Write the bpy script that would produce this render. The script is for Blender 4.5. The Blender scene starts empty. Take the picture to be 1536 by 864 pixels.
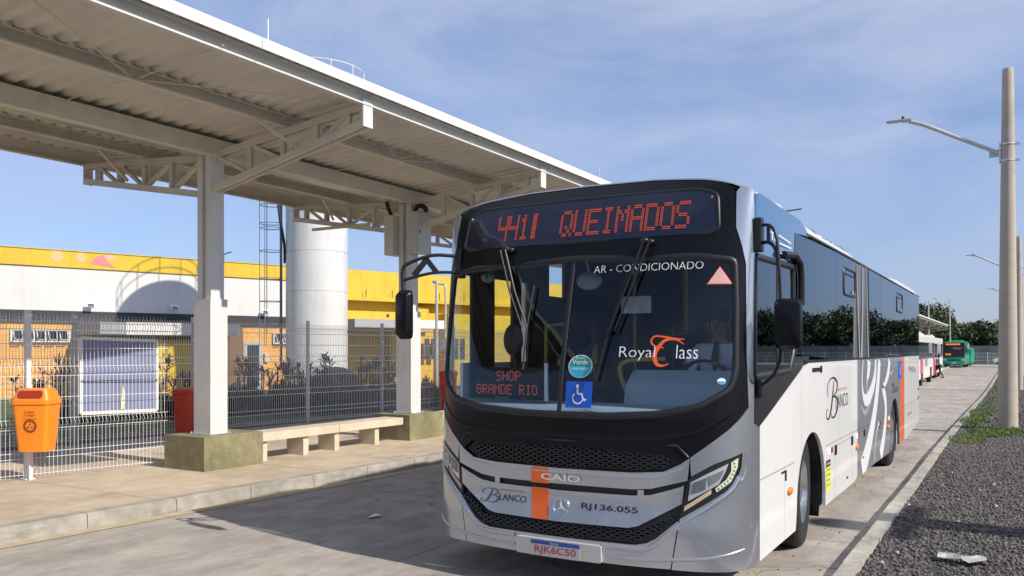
import bpy, bmesh, math, random
import numpy as np
from math import sin, cos, pi, radians, atan2, sqrt, hypot
from mathutils import Vector, Matrix
from mathutils.geometry import tessellate_polygon
random.seed(7); rng = np.random.default_rng(7)
SC = bpy.context.scene
COL = SC.collection

# ------------------------------------------------------------------ camera
CAMH = 1.78; FPX = 1259.; V0 = 524.; TH = atan2(752., FPX)
cam = bpy.data.objects.new('camera', bpy.data.cameras.new('camera')); COL.objects.link(cam)
cam.location = (0, 0, CAMH); cam.rotation_euler = (pi/2, 0, TH)
cam.data.sensor_width = 36; cam.data.lens = 36*FPX/1536
cam.data.shift_y = (V0-432.)/1536
cam.data.clip_start = .05; cam.data.clip_end = 3000
SC.camera = cam
SC.render.resolution_x = 1024; SC.render.resolution_y = 576
# ------------------------------------------------------------------ light
SUN = Vector((1.26, -.06, 1.0)).normalized()
EL = math.asin(SUN.z); AZ = atan2(SUN.x, SUN.y)
w = bpy.data.worlds.new('World'); SC.world = w; w.use_nodes = True
nt = w.node_tree; nt.nodes.clear()
def N(nt, t, **k):
    n = nt.nodes.new(t)
    for a, b in k.items():
        if a == 'ins':
            for i, v in b.items(): n.inputs[i].default_value = v
        else: setattr(n, a, b)
    return n
sky = N(nt, 'ShaderNodeTexSky', sky_type='NISHITA', sun_disc=False, sun_elevation=EL, sun_rotation=AZ,
        altitude=50, air_density=1.0, dust_density=.6, ozone_density=4.0)
bg = N(nt, 'ShaderNodeBackground'); bg.inputs[1].default_value = .138
tc = N(nt, 'ShaderNodeTexCoord')
mp = N(nt, 'ShaderNodeMapping'); mp.inputs['Scale'].default_value = (1.2, 1.2, 4.5); mp.inputs['Rotation'].default_value = (.15, .1, .4)
n1 = N(nt, 'ShaderNodeTexNoise', ins={'Scale': 1.6, 'Detail': 8., 'Roughness': .58, 'Distortion': .6})
cr = N(nt, 'ShaderNodeValToRGB'); cr.color_ramp.elements[0].position = .30; cr.color_ramp.elements[1].position = .72
cr.color_ramp.elements[0].color = (0, 0, 0, 1); cr.color_ramp.elements[1].color = (.80, .80, .80, 1)
sep = N(nt, 'ShaderNodeSeparateXYZ'); mr = N(nt, 'ShaderNodeMapRange', ins={'From Min': .0, 'From Max': .25, 'To Min': .45, 'To Max': 1.})
mul = N(nt, 'ShaderNodeMath', operation='MULTIPLY')
mix = N(nt, 'ShaderNodeMixRGB'); mix.inputs[2].default_value = (4.6, 4.95, 5.9, 1)
hz = N(nt, 'ShaderNodeMixRGB', blend_type='MULTIPLY', ins={0: 1.}); hz.inputs[2].default_value = (1.07, 1.0, 1.04, 1)
L = nt.links.new
L(tc.outputs['Generated'], mp.inputs[0]); L(mp.outputs[0], n1.inputs['Vector']); L(n1.outputs['Fac'], cr.inputs[0])
L(tc.outputs['Generated'], sep.inputs[0]); L(sep.outputs['Z'], mr.inputs[0]); L(cr.outputs[0], mul.inputs[0]); L(mr.outputs[0], mul.inputs[1])
L(sky.outputs[0], hz.inputs[1]); L(hz.outputs[0], mix.inputs[1]); L(mul.outputs[0], mix.inputs[0])
mr2 = N(nt, 'ShaderNodeMapRange', ins={'From Min': .0, 'From Max': .42, 'To Min': .0, 'To Max': 1.}); hzc = N(nt, 'ShaderNodeValToRGB'); hzc.color_ramp.elements[0].color = (.62, .68, .82, 1); hzc.color_ramp.elements[1].color = (1, 1, 1, 1)
m2 = N(nt, 'ShaderNodeMixRGB', blend_type='MULTIPLY', ins={0: 1.}); L(sep.outputs['Z'], mr2.inputs[0]); L(mr2.outputs[0], hzc.inputs[0]); L(mix.outputs[0], m2.inputs[1]); L(hzc.outputs[0], m2.inputs[2])
L(m2.outputs[0], bg.inputs[0])
wo = N(nt, 'ShaderNodeOutputWorld'); L(bg.outputs[0], wo.inputs[0])
sl = bpy.data.lights.new('sun', 'SUN'); sl.energy = 4.9; sl.angle = radians(.53); sl.color = (1, .93, .83)
so = bpy.data.objects.new('sun', sl); COL.objects.link(so); so.rotation_euler = SUN.to_track_quat('Z', 'Y').to_euler()
SC.view_settings.view_transform = 'Standard'; SC.view_settings.look = 'None'
SC.view_settings.exposure = 0.18; SC.view_settings.gamma = 1

# ------------------------------------------------------------------ materials
MATS = {}
def mat(name, c, rough=.5, metal=0., var=0., vs=3., bump=0., bs=30., spec=.5, emit=None, es=1., coat=0., c2=None, dirt=0., alpha=None):
    if name in MATS: return MATS[name]
    m = bpy.data.materials.new(name); m.use_nodes = True; t = m.node_tree; p = t.nodes['Principled BSDF']
    p.inputs['Base Color'].default_value = (*c, 1); p.inputs['Roughness'].default_value = rough
    p.inputs['Metallic'].default_value = metal; p.inputs['Specular IOR Level'].default_value = spec
    p.inputs['Coat Weight'].default_value = coat; p.inputs['Coat Roughness'].default_value = .04
    if emit: p.inputs['Emission Color'].default_value = (*emit, 1); p.inputs['Emission Strength'].default_value = es
    l = t.links.new
    if var or bump or c2 or dirt:
        co = N(t, 'ShaderNodeTexCoord')
    if var or c2:
        nz = N(t, 'ShaderNodeTexNoise', ins={'Scale': vs, 'Detail': 9., 'Roughness': .62}); l(co.outputs['Object'], nz.inputs['Vector'])
        r = N(t, 'ShaderNodeValToRGB'); e = r.color_ramp.elements
        e[0].position = .30; e[1].position = .70
        d = c2 if c2 else tuple(x*(1-var) for x in c)
        e[0].color = (*d, 1); e[1].color = (*(tuple(min(1, x*(1+var*.6)) for x in c) if not c2 else c), 1)
        l(nz.outputs['Fac'], r.inputs[0]); last = r.outputs[0]
        if dirt:
            nd = N(t, 'ShaderNodeTexNoise', ins={'Scale': vs*.23, 'Detail': 6., 'Roughness': .7}); l(co.outputs['Object'], nd.inputs['Vector'])
            rd = N(t, 'ShaderNodeValToRGB'); rd.color_ramp.elements[0].position = .42; rd.color_ramp.elements[1].position = .62
            rd.color_ramp.elements[0].color = (1-dirt, 1-dirt, 1-dirt*1.05, 1); rd.color_ramp.elements[1].color = (1, 1, 1, 1)
            mm = N(t, 'ShaderNodeMixRGB', blend_type='MULTIPLY', ins={0: 1.}); l(nd.outputs['Fac'], rd.inputs[0])
            l(last, mm.inputs[1]); l(rd.outputs[0], mm.inputs[2]); last = mm.outputs[0]
        l(last, p.inputs['Base Color'])
    if bump:
        nb = N(t, 'ShaderNodeTexNoise', ins={'Scale': bs, 'Detail': 6., 'Roughness': .65}); l(co.outputs['Object'], nb.inputs['Vector'])
        b = N(t, 'ShaderNodeBump', ins={'Strength': bump, 'Distance': .02}); l(nb.outputs['Fac'], b.inputs['Height']); l(b.outputs[0], p.inputs['Normal'])
    MATS[name] = m; return m
def glass(name, tint, fres=1.5, rough=.0, refl=(1, 1, 1)):
    m = bpy.data.materials.new(name); m.use_nodes = True; t = m.node_tree; t.nodes.clear()
    tr = N(t, 'ShaderNodeBsdfTransparent'); tr.inputs[0].default_value = (*tint, 1)
    gl = N(t, 'ShaderNodeBsdfGlossy'); gl.inputs['Roughness'].default_value = rough; gl.inputs['Color'].default_value = (*refl, 1)
    fr = N(t, 'ShaderNodeFresnel'); ge = N(t, 'ShaderNodeNewGeometry'); mi = N(t, 'ShaderNodeMapRange', ins={'From Min': 0., 'From Max': 1., 'To Min': fres, 'To Max': 1./fres})
    t.links.new(ge.outputs['Backfacing'], mi.inputs[0]); t.links.new(mi.outputs[0], fr.inputs[0])   # a thin pane reflects alike from both sides
    mx = N(t, 'ShaderNodeMixShader'); o = N(t, 'ShaderNodeOutputMaterial')
    t.links.new(fr.outputs[0], mx.inputs[0]); t.links.new(tr.outputs[0], mx.inputs[1]); t.links.new(gl.outputs[0], mx.inputs[2]); t.links.new(mx.outputs[0], o.inputs[0])
    MATS[name] = m; return m

# ------------------------------------------------------------------ mesh builder
class MB:
    def __init__(s): s.v = []; s.f = []
    def add(s, vs, fs):
        k = len(s.v); s.v.extend([tuple(map(float, p)) for p in vs]); s.f.extend([tuple(k+i for i in q) for q in fs]); return s
    def box(s, c, d, rz=0., M=None):
        x, y, z = d[0]/2, d[1]/2, d[2]/2
        P = [Vector((a*x, b*y, e*z)) for e in (-1, 1) for a, b in ((-1, -1), (1, -1), (1, 1), (-1, 1))]
        if M is None: M = Matrix.Rotation(rz, 3, 'Z')
        return s.add([M @ p+Vector(c) for p in P], [(3, 2, 1, 0), (4, 5, 6, 7), (0, 1, 5, 4), (1, 2, 6, 5), (2, 3, 7, 6), (3, 0, 4, 7)])
    def bar(s, a, b, wd, ht, up=(0, 0, 1)):
        a = Vector(a); b = Vector(b); d = (b-a).normalized(); u = Vector(up); r = d.cross(u)
        if r.length < 1e-4: r = d.cross(Vector((0, 1, 0)))
        r.normalize(); u = r.cross(d); P = []
        for q in (a, b):
            for i, j in ((-1, -1), (1, -1), (1, 1), (-1, 1)): P.append(q+r*(i*wd/2)+u*(j*ht/2))
        return s.add(P, [(0, 1, 2, 3), (7, 6, 5, 4), (0, 4, 5, 1), (1, 5, 6, 2), (2, 6, 7, 3), (3, 7, 4, 0)])
    def tube(s, path, r, n=8, caps=True, closed=False):
        path = [Vector(p) for p in path]; m = len(path); rr = r if isinstance(r, (list, tuple)) else [r]*m
        ref = None; rings = []
        for i, p in enumerate(path):
            if closed: d = (path[(i+1) % m]-path[i-1])
            else: d = (path[min(i+1, m-1)]-path[max(i-1, 0)])
            d.normalize()
            if ref is None:
                ref = d.cross(Vector((0, 0, 1)))
                if ref.length < .1: ref = d.cross(Vector((0, 1, 0)))
            ref = (ref-d*ref.dot(d)).normalized(); q = d.cross(ref)
            rings.append([p+(ref*cos(2*pi*k/n)+q*sin(2*pi*k/n))*rr[i] for k in range(n)])
        vs = [v for g in rings for v in g]; fs = []
        for i in range(m if closed else m-1):
            j = (i+1) % m
            for k in range(n): fs.append((i*n+k, i*n+(k+1) % n, j*n+(k+1) % n, j*n+k))
        if caps and not closed: fs.append(tuple(range(n-1, -1, -1))); fs.append(tuple((m-1)*n+k for k in range(n)))
        return s.add(vs, fs)
    def cyl(s, a, b, r0, r1=None, n=16): return s.tube([a, b], [r0, r0 if r1 is None else r1], n)
    def lathe(s, prof, c=(0, 0, 0), n=24, M=None, caps=False):
        vs = []; fs = []; m = len(prof); M = M or Matrix.Identity(3); c = Vector(c)
        for k in range(n):
            a = 2*pi*k/n
            for r, z in prof: vs.append(M @ Vector((r*cos(a), r*sin(a), z))+c)
        for k in range(n):
            j = (k+1) % n
            for i in range(m-1): fs.append((k*m+i, j*m+i, j*m+i+1, k*m+i+1))
        if caps: fs.append(tuple(k*m for k in range(n))[::-1]); fs.append(tuple(k*m+m-1 for k in range(n)))
        return s.add(vs, fs)
    def prism(s, poly, vec, org=(0, 0, 0), ax=(0, 1)):
        # poly in plane given by axis indices ax, extruded along vec
        P = []
        for p in poly:
            q = [0, 0, 0]; q[ax[0]] = p[0]; q[ax[1]] = p[1]; P.append(Vector(q)+Vector(org))
        n = len(P); V = Vector(vec)
        tri = tessellate_polygon([[Vector((p[0], p[1], 0)) for p in poly]])
        fs = [tuple(t) for t in tri]+[tuple(n+i for i in t[::-1]) for t in tri]
        fs += [(i, (i+1) % n, n+(i+1) % n, n+i) for i in range(n)]
        return s.add(P+[p+V for p in P], fs)
    def ell(s, c, r, n=12, m=8, M=None):
        prof = [(sin(pi*i/m), -cos(pi*i/m)) for i in range(m+1)]
        S_ = Matrix.Diagonal(Vector(r)); return s.lathe(prof, c, n, (M or Matrix.Identity(3)) @ S_)
    def build(s, name, m, parent=None, smooth=False, bevel=0., keep=False, fix=True):
        me = bpy.data.meshes.new(name); o = bpy.data.objects.new(name, me); COL.objects.link(o)
        off = Vector((0, 0, 0))
        if parent is not None:
            o.parent = parent
            if not keep: off = wloc(parent)
        vs = [(a-off.x, b-off.y, c-off.z) for a, b, c in s.v] if off.length else s.v
        me.from_pydata(vs, [], s.f); me.update()
        if fix or bevel:
            b = bmesh.new(); b.from_mesh(me); bmesh.ops.remove_doubles(b, verts=b.verts, dist=1e-5)
            bmesh.ops.recalc_face_normals(b, faces=b.faces); 
            if bevel: bmesh.ops.bevel(b, geom=[e for e in b.edges if e.is_manifold and e.calc_face_angle(0) > .5], offset=bevel, segments=2, affect='EDGES', profile=.7)
            b.to_mesh(me); b.free()
        if m is not None: me.materials.append(m)
        if smooth:
            me.polygons.foreach_set('use_smooth', [True]*len(me.polygons)); me.set_sharp_from_angle(angle=radians(smooth if smooth > 1 else 35))
        return o
def wloc(o):
    l = Vector(o.location)
    while o.parent is not None: o = o.parent; l += Vector(o.location)
    return l
def thing(name, label, cat, loc=(0, 0, 0), rz=0., group=None):
    o = bpy.data.objects.new(name, None); COL.objects.link(o); o.location = loc; o.rotation_euler = (0, 0, rz)
    o.empty_display_size = .2; return tag(o, label, cat, group)
def tag(o, label, cat, group=None):
    o['label'] = label; o['category'] = cat
    if group: o['group'] = group
    return o
def struct(o): o['kind'] = 'structure'; return o
def stuff(o): o['kind'] = 'stuff'; return o
def kids(o): return [c for c in COL.objects if c.parent == o]
def dup(o, loc=None, rz=None, label=None, group=None, parent=None):
    c = o.copy(); COL.objects.link(c)
    if parent is not None: c.parent = parent
    for ch in list(o.children): dup(ch, parent=c)
    if loc is not None: c.location = loc
    if rz is not None: c.rotation_euler = (0, 0, rz)
    if label: c['label'] = label
    if group: c['group'] = group
    return c
def txt(s, size=1., offset=0., align='LEFT'):
    """flat text -> (verts2d, faces), baseline at y=0"""
    cu = bpy.data.curves.new('t', 'FONT'); cu.body = s; cu.size = size; cu.offset = offset; cu.align_x = align; cu.resolution_u = 3
    o = bpy.data.objects.new('t', cu); COL.objects.link(o); me = o.to_mesh()
    vs = [(v.co.x, v.co.y) for v in me.vertices]; fs = [tuple(p.vertices) for p in me.polygons]
    o.to_mesh_clear(); bpy.data.objects.remove(o); bpy.data.curves.remove(cu); return vs, fs
def fit(vs, x0, x1, y0, y1):
    xs = [v[0] for v in vs]; ys = [v[1] for v in vs]; a, b = min(xs), max(xs); c, d = min(ys), max(ys)
    return [(x0+(x-a)/(b-a)*(x1-x0), y0+(y-c)/(d-c)*(y1-y0)) for x, y in vs]
def catmull(pts, n=6, closed=False):
    P = [np.array(p, float) for p in pts]; m = len(P); out = []
    for i in range(m if closed else m-1):
        p0 = P[i-1] if (closed or i > 0) else 2*P[0]-P[1]; p1 = P[i]; p2 = P[(i+1) % m]
        p3 = P[(i+2) % m] if (closed or i+2 < m) else 2*P[-1]-P[-2]
        for k in range(n):
            t = k/n; out.append(.5*((2*p1)+(-p0+p2)*t+(2*p0-5*p1+4*p2-p3)*t*t+(-p0+3*p1-3*p2+p3)*t**3))
    if not closed: out.append(P[-1])
    return [tuple(q) for q in out]
def ribbon2(pts, widths, n=6):
    """variable-width flat stroke in 2d -> verts, faces"""
    C = catmull([tuple(p)+(w_,) for p, w_ in zip(pts, widths)], n); vs = []; fs = []
    for i, (x, y, w_) in enumerate(C):
        a = C[max(i-1, 0)]; b = C[min(i+1, len(C)-1)]; dx, dy = b[0]-a[0], b[1]-a[1]; l = hypot(dx, dy) or 1
        nx, ny = -dy/l*w_/2, dx/l*w_/2; vs += [(x+nx, y+ny), (x-nx, y-ny)]
        if i: fs.append((2*i-2, 2*i-1, 2*i+1, 2*i))
    return vs, fs

# common materials
M_road = mat('road_concrete', (.475, .425, .365), .85, var=.16, vs=2.2, bump=.3, bs=90, dirt=.20)
M_walk = mat('pavement_concrete', (.56, .46, .335), .85, var=.16, vs=3., bump=.2, bs=80, dirt=.2)
M_kerb = mat('kerb_concrete', (.40, .37, .315), .85, var=.25, vs=6., bump=.3, bs=70, dirt=.2)
M_joint = mat('joint_dirt', (.09, .078, .062), .95, var=.3, vs=12)
M_grav = mat('gravel_bed', (.075, .068, .064), .95, c2=(.03, .028, .027), vs=30., bump=1., bs=120)
M_stone = mat('crushed_stone', (.17, .155, .15), .9, c2=(.055, .05, .048), vs=9., bump=.3, bs=80)
M_earth = mat('far_ground', (.10, .085, .055), .95, c2=(.05, .07, .025), vs=.15, bump=.3, bs=5)
M_tan = mat('beige_steel_paint', (.64, .595, .51), .5, var=.1, vs=2.5)
M_white = mat('white_steel_paint', (.66, .65, .62), .45, var=.06, vs=3)
M_sheet = mat('roof_sheet_paint', (.62, .585, .525), .42, var=.12, vs=1.2)
M_galv = mat('galvanised_steel', (.62, .64, .64), .38, metal=.85, var=.15, vs=6)
M_wire = mat('white_coated_wire', (.80, .79, .77), .5)
M_bench = mat('bench_concrete', (.60, .52, .39), .8, var=.12, vs=5, bump=.15, bs=60, dirt=.12)
M_green = mat('olive_painted_plaster', (.27, .245, .135), .85, var=.25, vs=5, bump=.9, bs=28, dirt=.18)
M_dark = mat('dark_metal', (.03, .03, .032), .5)
M_black = mat('black_plastic', (.012, .012, .014), .42)
M_rub = mat('tyre_rubber', (.013, .013, .013), .8, var=.3, vs=8, bump=.2, bs=60)
M_wood = M_dark
def zg(Y):
    t = min(1., max(0., (Y-14.)/36.)); t = t*t*(3-2*t); return -.35*t
PR = radians(2.6)   # the platform kerb runs slightly off the bus direction
def kx(Y): return -8.13+.046*Y if Y < 40 else -8.13+.046*40
def streaks(m, sc, lo, hi, dark):
    t = m.node_tree; p = t.nodes['Principled BSDF']; src = p.inputs['Base Color'].links[0].from_socket
    co = N(t, 'ShaderNodeTexCoord'); mp_ = N(t, 'ShaderNodeMapping'); mp_.inputs['Scale'].default_value = sc
    nz = N(t, 'ShaderNodeTexNoise', ins={'Scale': 1.4, 'Detail': 7., 'Roughness': .68}); r = N(t, 'ShaderNodeValToRGB'); r.color_ramp.elements[0].position = lo; r.color_ramp.elements[1].position = hi
    r.color_ramp.elements[0].color = (dark, dark, dark*1.03, 1); r.color_ramp.elements[1].color = (1, 1, 1, 1); mm = N(t, 'ShaderNodeMixRGB', blend_type='MULTIPLY', ins={0: 1.})
    t.links.new(co.outputs['Object'], mp_.inputs[0]); t.links.new(mp_.outputs[0], nz.inputs['Vector']); t.links.new(nz.outputs['Fac'], r.inputs[0]); t.links.new(src, mm.inputs[1]); t.links.new(r.outputs[0], mm.inputs[2]); t.links.new(mm.outputs[0], p.inputs['Base Color'])
def cracks(m, sc, wd, dark):
    t = m.node_tree; p = t.nodes['Principled BSDF']; src = p.inputs['Base Color'].links[0].from_socket; co = N(t, 'ShaderNodeTexCoord')
    nz = N(t, 'ShaderNodeTexNoise', ins={'Scale': 1.3, 'Detail': 5.}); ad = N(t, 'ShaderNodeVectorMath', operation='MULTIPLY_ADD'); ad.inputs[1].default_value = (.9, .9, .9)
    vo = N(t, 'ShaderNodeTexVoronoi', feature='DISTANCE_TO_EDGE', ins={'Scale': sc}); r = N(t, 'ShaderNodeValToRGB'); r.color_ramp.elements[0].position = 0; r.color_ramp.elements[1].position = wd
    r.color_ramp.elements[0].color = (dark, dark, dark, 1); r.color_ramp.elements[1].color = (1, 1, 1, 1); mm = N(t, 'ShaderNodeMixRGB', blend_type='MULTIPLY', ins={0: 1.})
    t.links.new(co.outputs['Object'], nz.inputs['Vector']); t.links.new(nz.outputs['Color'], ad.inputs[0]); t.links.new(co.outputs['Object'], ad.inputs[2]); t.links.new(ad.outputs[0], vo.inputs['Vector']); t.links.new(vo.outputs['Distance'], r.inputs[0])
    t.links.new(src, mm.inputs[1]); t.links.new(r.outputs[0], mm.inputs[2]); t.links.new(mm.outputs[0], p.inputs['Base Color'])
cracks(M_road, .22, .0025, .55); cracks(M_walk, .18, .002, .6)
streaks(M_tan, (1.5, 1.5, .5), .30, .46, .88); streaks(M_green, (3, 3, 1), .34, .5, .75)
streaks(M_road, (2.2, .7, 1), .36, .60, .72); streaks(M_road, (5, 1.6, 1), .32, .46, .80); streaks(M_road, (60, 60, 1), .35, .55, .86); streaks(M_kerb, (9, 1.2, 9), .34, .5, .72); streaks(M_walk, (2.0, .7, 1), .33, .5, .84); streaks(M_walk, (70, 70, 1), .35, .55, .90)
# ================================================================== GROUND
def strip(name, fL, fR, Y0, Y1, z, m, n=40, nx=1):
    b = MB(); ys = np.linspace(Y0, Y1, n+1)
    for i, y in enumerate(ys):
        for j in range(nx+1):
            t = j/nx; b.v.append((fL(y)*(1-t)+fR(y)*t, y, zg(y)+z))
    for i in range(n):
        for j in range(nx):
            a = i*(nx+1)+j; b.f.append((a, a+1, a+nx+2, a+nx+1))
    return b.build(name, m)
g = MB()
g.add([(-1500, -600, -.9), (1500, -600, -.9), (1500, 2200, -.9), (-1500, 2200, -.9)], [(0, 1, 2, 3)])
struct(g.build('ground', M_earth))
struct(strip('far_ground', lambda y: -260, lambda y: 260, -120, 420, -.06, M_earth, 120, 2))
road = struct(strip('road', lambda y: kx(y)-.05, lambda y: -1.1, -14, 118, -.035, M_joint, 90))
ya = [-12+5.05*k for k in range(26)]
def slabs(parent, xf, ys, gap, ztop, m, name, th=.06):
    """concrete slabs between x functions xf[i]..xf[i+1] and the ys"""
    for i in range(len(ys)-1):
        for j in range(len(xf)-1):
            y0, y1 = ys[i]+gap, ys[i+1]-gap; b = MB(); dz = random.uniform(-.0015, .0015)
            P = [(xf[j](y0)+gap, y0), (xf[j+1](y0)-gap, y0), (xf[j+1](y1)-gap, y1), (xf[j](y1)+gap, y1)]
            vs = [(x, y, zg(y)+ztop-th) for x, y in P]+[(x, y, zg(y)+ztop+dz) for x, y in P]
            b.add(vs, [(4, 5, 6, 7), (0, 1, 5, 4), (1, 2, 6, 5), (2, 3, 7, 6), (3, 0, 4, 7)])
            b.build(name, m, parent, fix=False)
slabs(road, [lambda y: kx(y), lambda y: -4.44, lambda y: -1.15], ya, .006, 0., M_road, 'concrete_slab')
# road end apron running across in front of the far fence
ap = MB(); ap.add([(-30, 118.2, -.36), (60, 118.2, -.36), (60, 134, -.36), (-30, 134, -.36)], [(0, 1, 2, 3)]); struct(ap.build('road_end_apron', M_road))
# platform pavement
pav = struct(strip('pavement', lambda y: -34 if y < 60 else -22, lambda y: kx(y)-.12, -14, 115, .10, M_joint, 80))
slabs(pav, [lambda y: kx(y)-4.6, lambda y: kx(y)-1.45, lambda y: kx(y)-.16], [-12+2.55*k for k in range(34)], .005, .15, M_walk, 'pavement_slab')
slabs(pav, [lambda y: kx(y)-6.1, lambda y: kx(y)-4.6], [-12+2.55*k for k in range(24)], .005, .148, M_road, 'pavement_slab')
# left kerb stones
kl = struct(strip('kerb', lambda y: kx(y)-.15, lambda y: kx(y)-.02, -14, 115, .0, M_joint, 60)); kl.name = 'left_kerb'
for k in range(62):
    y0 = -9+k*1.0 if k < 40 else 31+(k-40)*3.5; ln = 1.0 if k < 40 else 3.5
    y1 = y0+ln-.008; b = MB()
    pr = [(-.16, -.05), (-.16, .152), (-.02, .150), (.0, .14), (.012, -.05)]
    vs = [(kx(y)+p[0], y, zg(y)+p[1]) for y in (y0, y1) for p in pr]
    b.add(vs, [(0, 1, 2, 3, 4), (9, 8, 7, 6, 5)]+[(i, i+5, (i+1) % 5+5, (i+1) % 5) for i in range(5)]); b.build('kerb_stone', M_kerb, kl, fix=False)
gut = struct(strip('gutter_strip', lambda y: kx(y)+.012, lambda y: kx(y)+.20, -12, 60, .004, mat('gutter_sand', (.50, .41, .27), .9, c2=(.34, .29, .21), vs=7), 60))
# right kerb stones
kr = struct(strip('right_kerb', lambda y: -1.14, lambda y: -1.02, -14, 117, .0, M_joint, 60))
for k in range(66):
    y0 = -9+k*1.0 if k < 44 else 35+(k-44)*3.6; ln = 1.0 if k < 44 else 3.6
    y1 = y0+ln-.01; b = MB(); dx = random.uniform(-.006, .006)
    pr = [(-1.165, -.06), (-1.15, .11), (-1.14, .118), (-1.01, .118), (-1.0, -.05)]
    vs = [(p[0]+dx, y, zg(y)+p[1]) for y in (y0, y1) for p in pr]
    b.add(vs, [(0, 1, 2, 3, 4), (9, 8, 7, 6, 5)]+[(i, i+5, (i+1) % 5+5, (i+1) % 5) for i in range(5)]); b.build('kerb_stone', M_kerb, kr, fix=False)
# gravel verge
struct(strip('gravel_verge', lambda y: -1.0, lambda y: 14., -14, 117, .085, M_grav, 70, 6))
def scatter_stones(n, x0, x1, yf, s0, s1, name, m, z0=.085):
    ico_v = np.array([(0, 0, 1), (.94, 0, .33), (-.47, .82, .33), (-.47, -.82, .33), (.3, .4, -.5), (-.5, 0, -.5), (.3, -.4, -.5)])
    ico_f = np.array([(0, 1, 2), (0, 2, 3), (0, 3, 1), (1, 4, 2), (2, 5, 3), (3, 6, 1), (2, 4, 5), (3, 5, 6), (1, 6, 4)])
    X = rng.uniform(x0, x1, n); Y = yf(n)
    s = rng.uniform(s0, s1, n)*(1+.02*Y); A = rng.uniform(0, 2*pi, n)
    V = ico_v[None]*rng.uniform(.65, 1.3, (n, 7, 3)); V[:, :, 2] *= rng.uniform(.45, .9, (n, 1))
    # random tilt
    t = rng.uniform(-.6, .6, n); ct, st = np.cos(t)[:, None], np.sin(t)[:, None]
    y_, z_ = V[:, :, 1]*ct-V[:, :, 2]*st, V[:, :, 1]*st+V[:, :, 2]*ct; V[:, :, 1] = y_; V[:, :, 2] = z_
    ca, sa = np.cos(A)[:, None], np.sin(A)[:, None]
    x2, y2 = V[:, :, 0]*ca-V[:, :, 1]*sa, V[:, :, 0]*sa+V[:, :, 1]*ca
    V[:, :, 0] = x2; V[:, :, 1] = y2; V *= s[:, None, None]
    zz = np.array([zg(y) for y in Y])+z0
    V[:, :, 0] += X[:, None]; V[:, :, 1] += Y[:, None]; V[:, :, 2] += (zz+s*.25)[:, None]
    F = (ico_f[None]+(np.arange(n)*7)[:, None, None]).reshape(-1, 3)
    me = bpy.data.meshes.new(name); me.vertices.add(n*7); me.vertices.foreach_set('co', V.reshape(-1))
    me.loops.add(F.size); me.loops.foreach_set('vertex_index', F.reshape(-1)); me.polygons.add(len(F))
    me.polygons.foreach_set('loop_start', np.arange(len(F))*3); me.update(); me.validate(); me.materials.append(m)
    o = bpy.data.objects.new(name, me); COL.objects.link(o); return stuff(o)
def ydist(n): return 3.2+17*rng.random(n)**1.35
tag(scatter_stones(95000, -1.0, 4.6, ydist, .009, .022, 'gravel', M_stone), 'dark crushed stone covering the verge beside the right kerb', 'gravel')
tag(scatter_stones(26000, -.98, 9, lambda n: 19+30*rng.random(n), .02, .035, 'gravel', M_stone), 'dark crushed stone further along the verge past the first lamp post', 'gravel')
tag(scatter_stones(170, -1.0, 4., ydist, .012, .026, 'light_stones', mat('pale_stone', (.55, .50, .44), .9, var=.2, vs=9)), 'scattered pale stones lying on the dark gravel', 'stones')
tag(scatter_stones(500, -3.2, -1.2, lambda n: 5+26*rng.random(n)**1.3, .004, .012, 'road_grit', M_stone, 0.), 'loose dark grit lying on the road beside the bus', 'grit')
# grass tufts near first lamp post
def tufts(name, spots, h, wd, m, label):
    b = MB()
    for (x, y, r, n) in spots:
        for _ in range(n):
            a = random.uniform(0, 2*pi); q = r*sqrt(random.random()); px, py = x+q*cos(a)*min(.5, .32/r), y+q*sin(a)
            hh = h*random.uniform(.4, 1.15); l = random.uniform(0, 2*pi); lean = hh*random.uniform(.1, .8); z = zg(py)+.09
            dx, dy = cos(l), sin(l); w_ = wd*random.uniform(.6, 1.3)
            b.add([(px-dy*w_, py+dx*w_, z), (px+dy*w_, py-dx*w_, z), (px+dx*lean*.45+dy*w_*.7, py+dy*lean*.45-dx*w_*.7, z+hh*.65), (px+dx*lean, py+dy*lean, z+hh)], [(0, 1, 2), (0, 2, 3)])
    return stuff(tag(b.build(name, m, fix=False), label, 'grass'))
M_grass = mat('grass_blades', (.13, .19, .035), .7, c2=(.07, .12, .02), vs=3)
tufts('grass_tufts', [(-.75, 17.6, .7, 420), (-.5, 19.3, .9, 900), (-.1, 19.9, 1., 1000), (.5, 20.3, 1.0, 500), (-.8, 23, 1.6, 800), (-.75, 27, 2., 700), (-.6, 33, 3, 600), (-.7, 45, 8, 900), (-.6, 70, 14, 900), (.7, 42, 3, 300)], .10, .006, M_grass, 'bright green weeds growing round the foot of the nearest lamp post')
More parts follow.
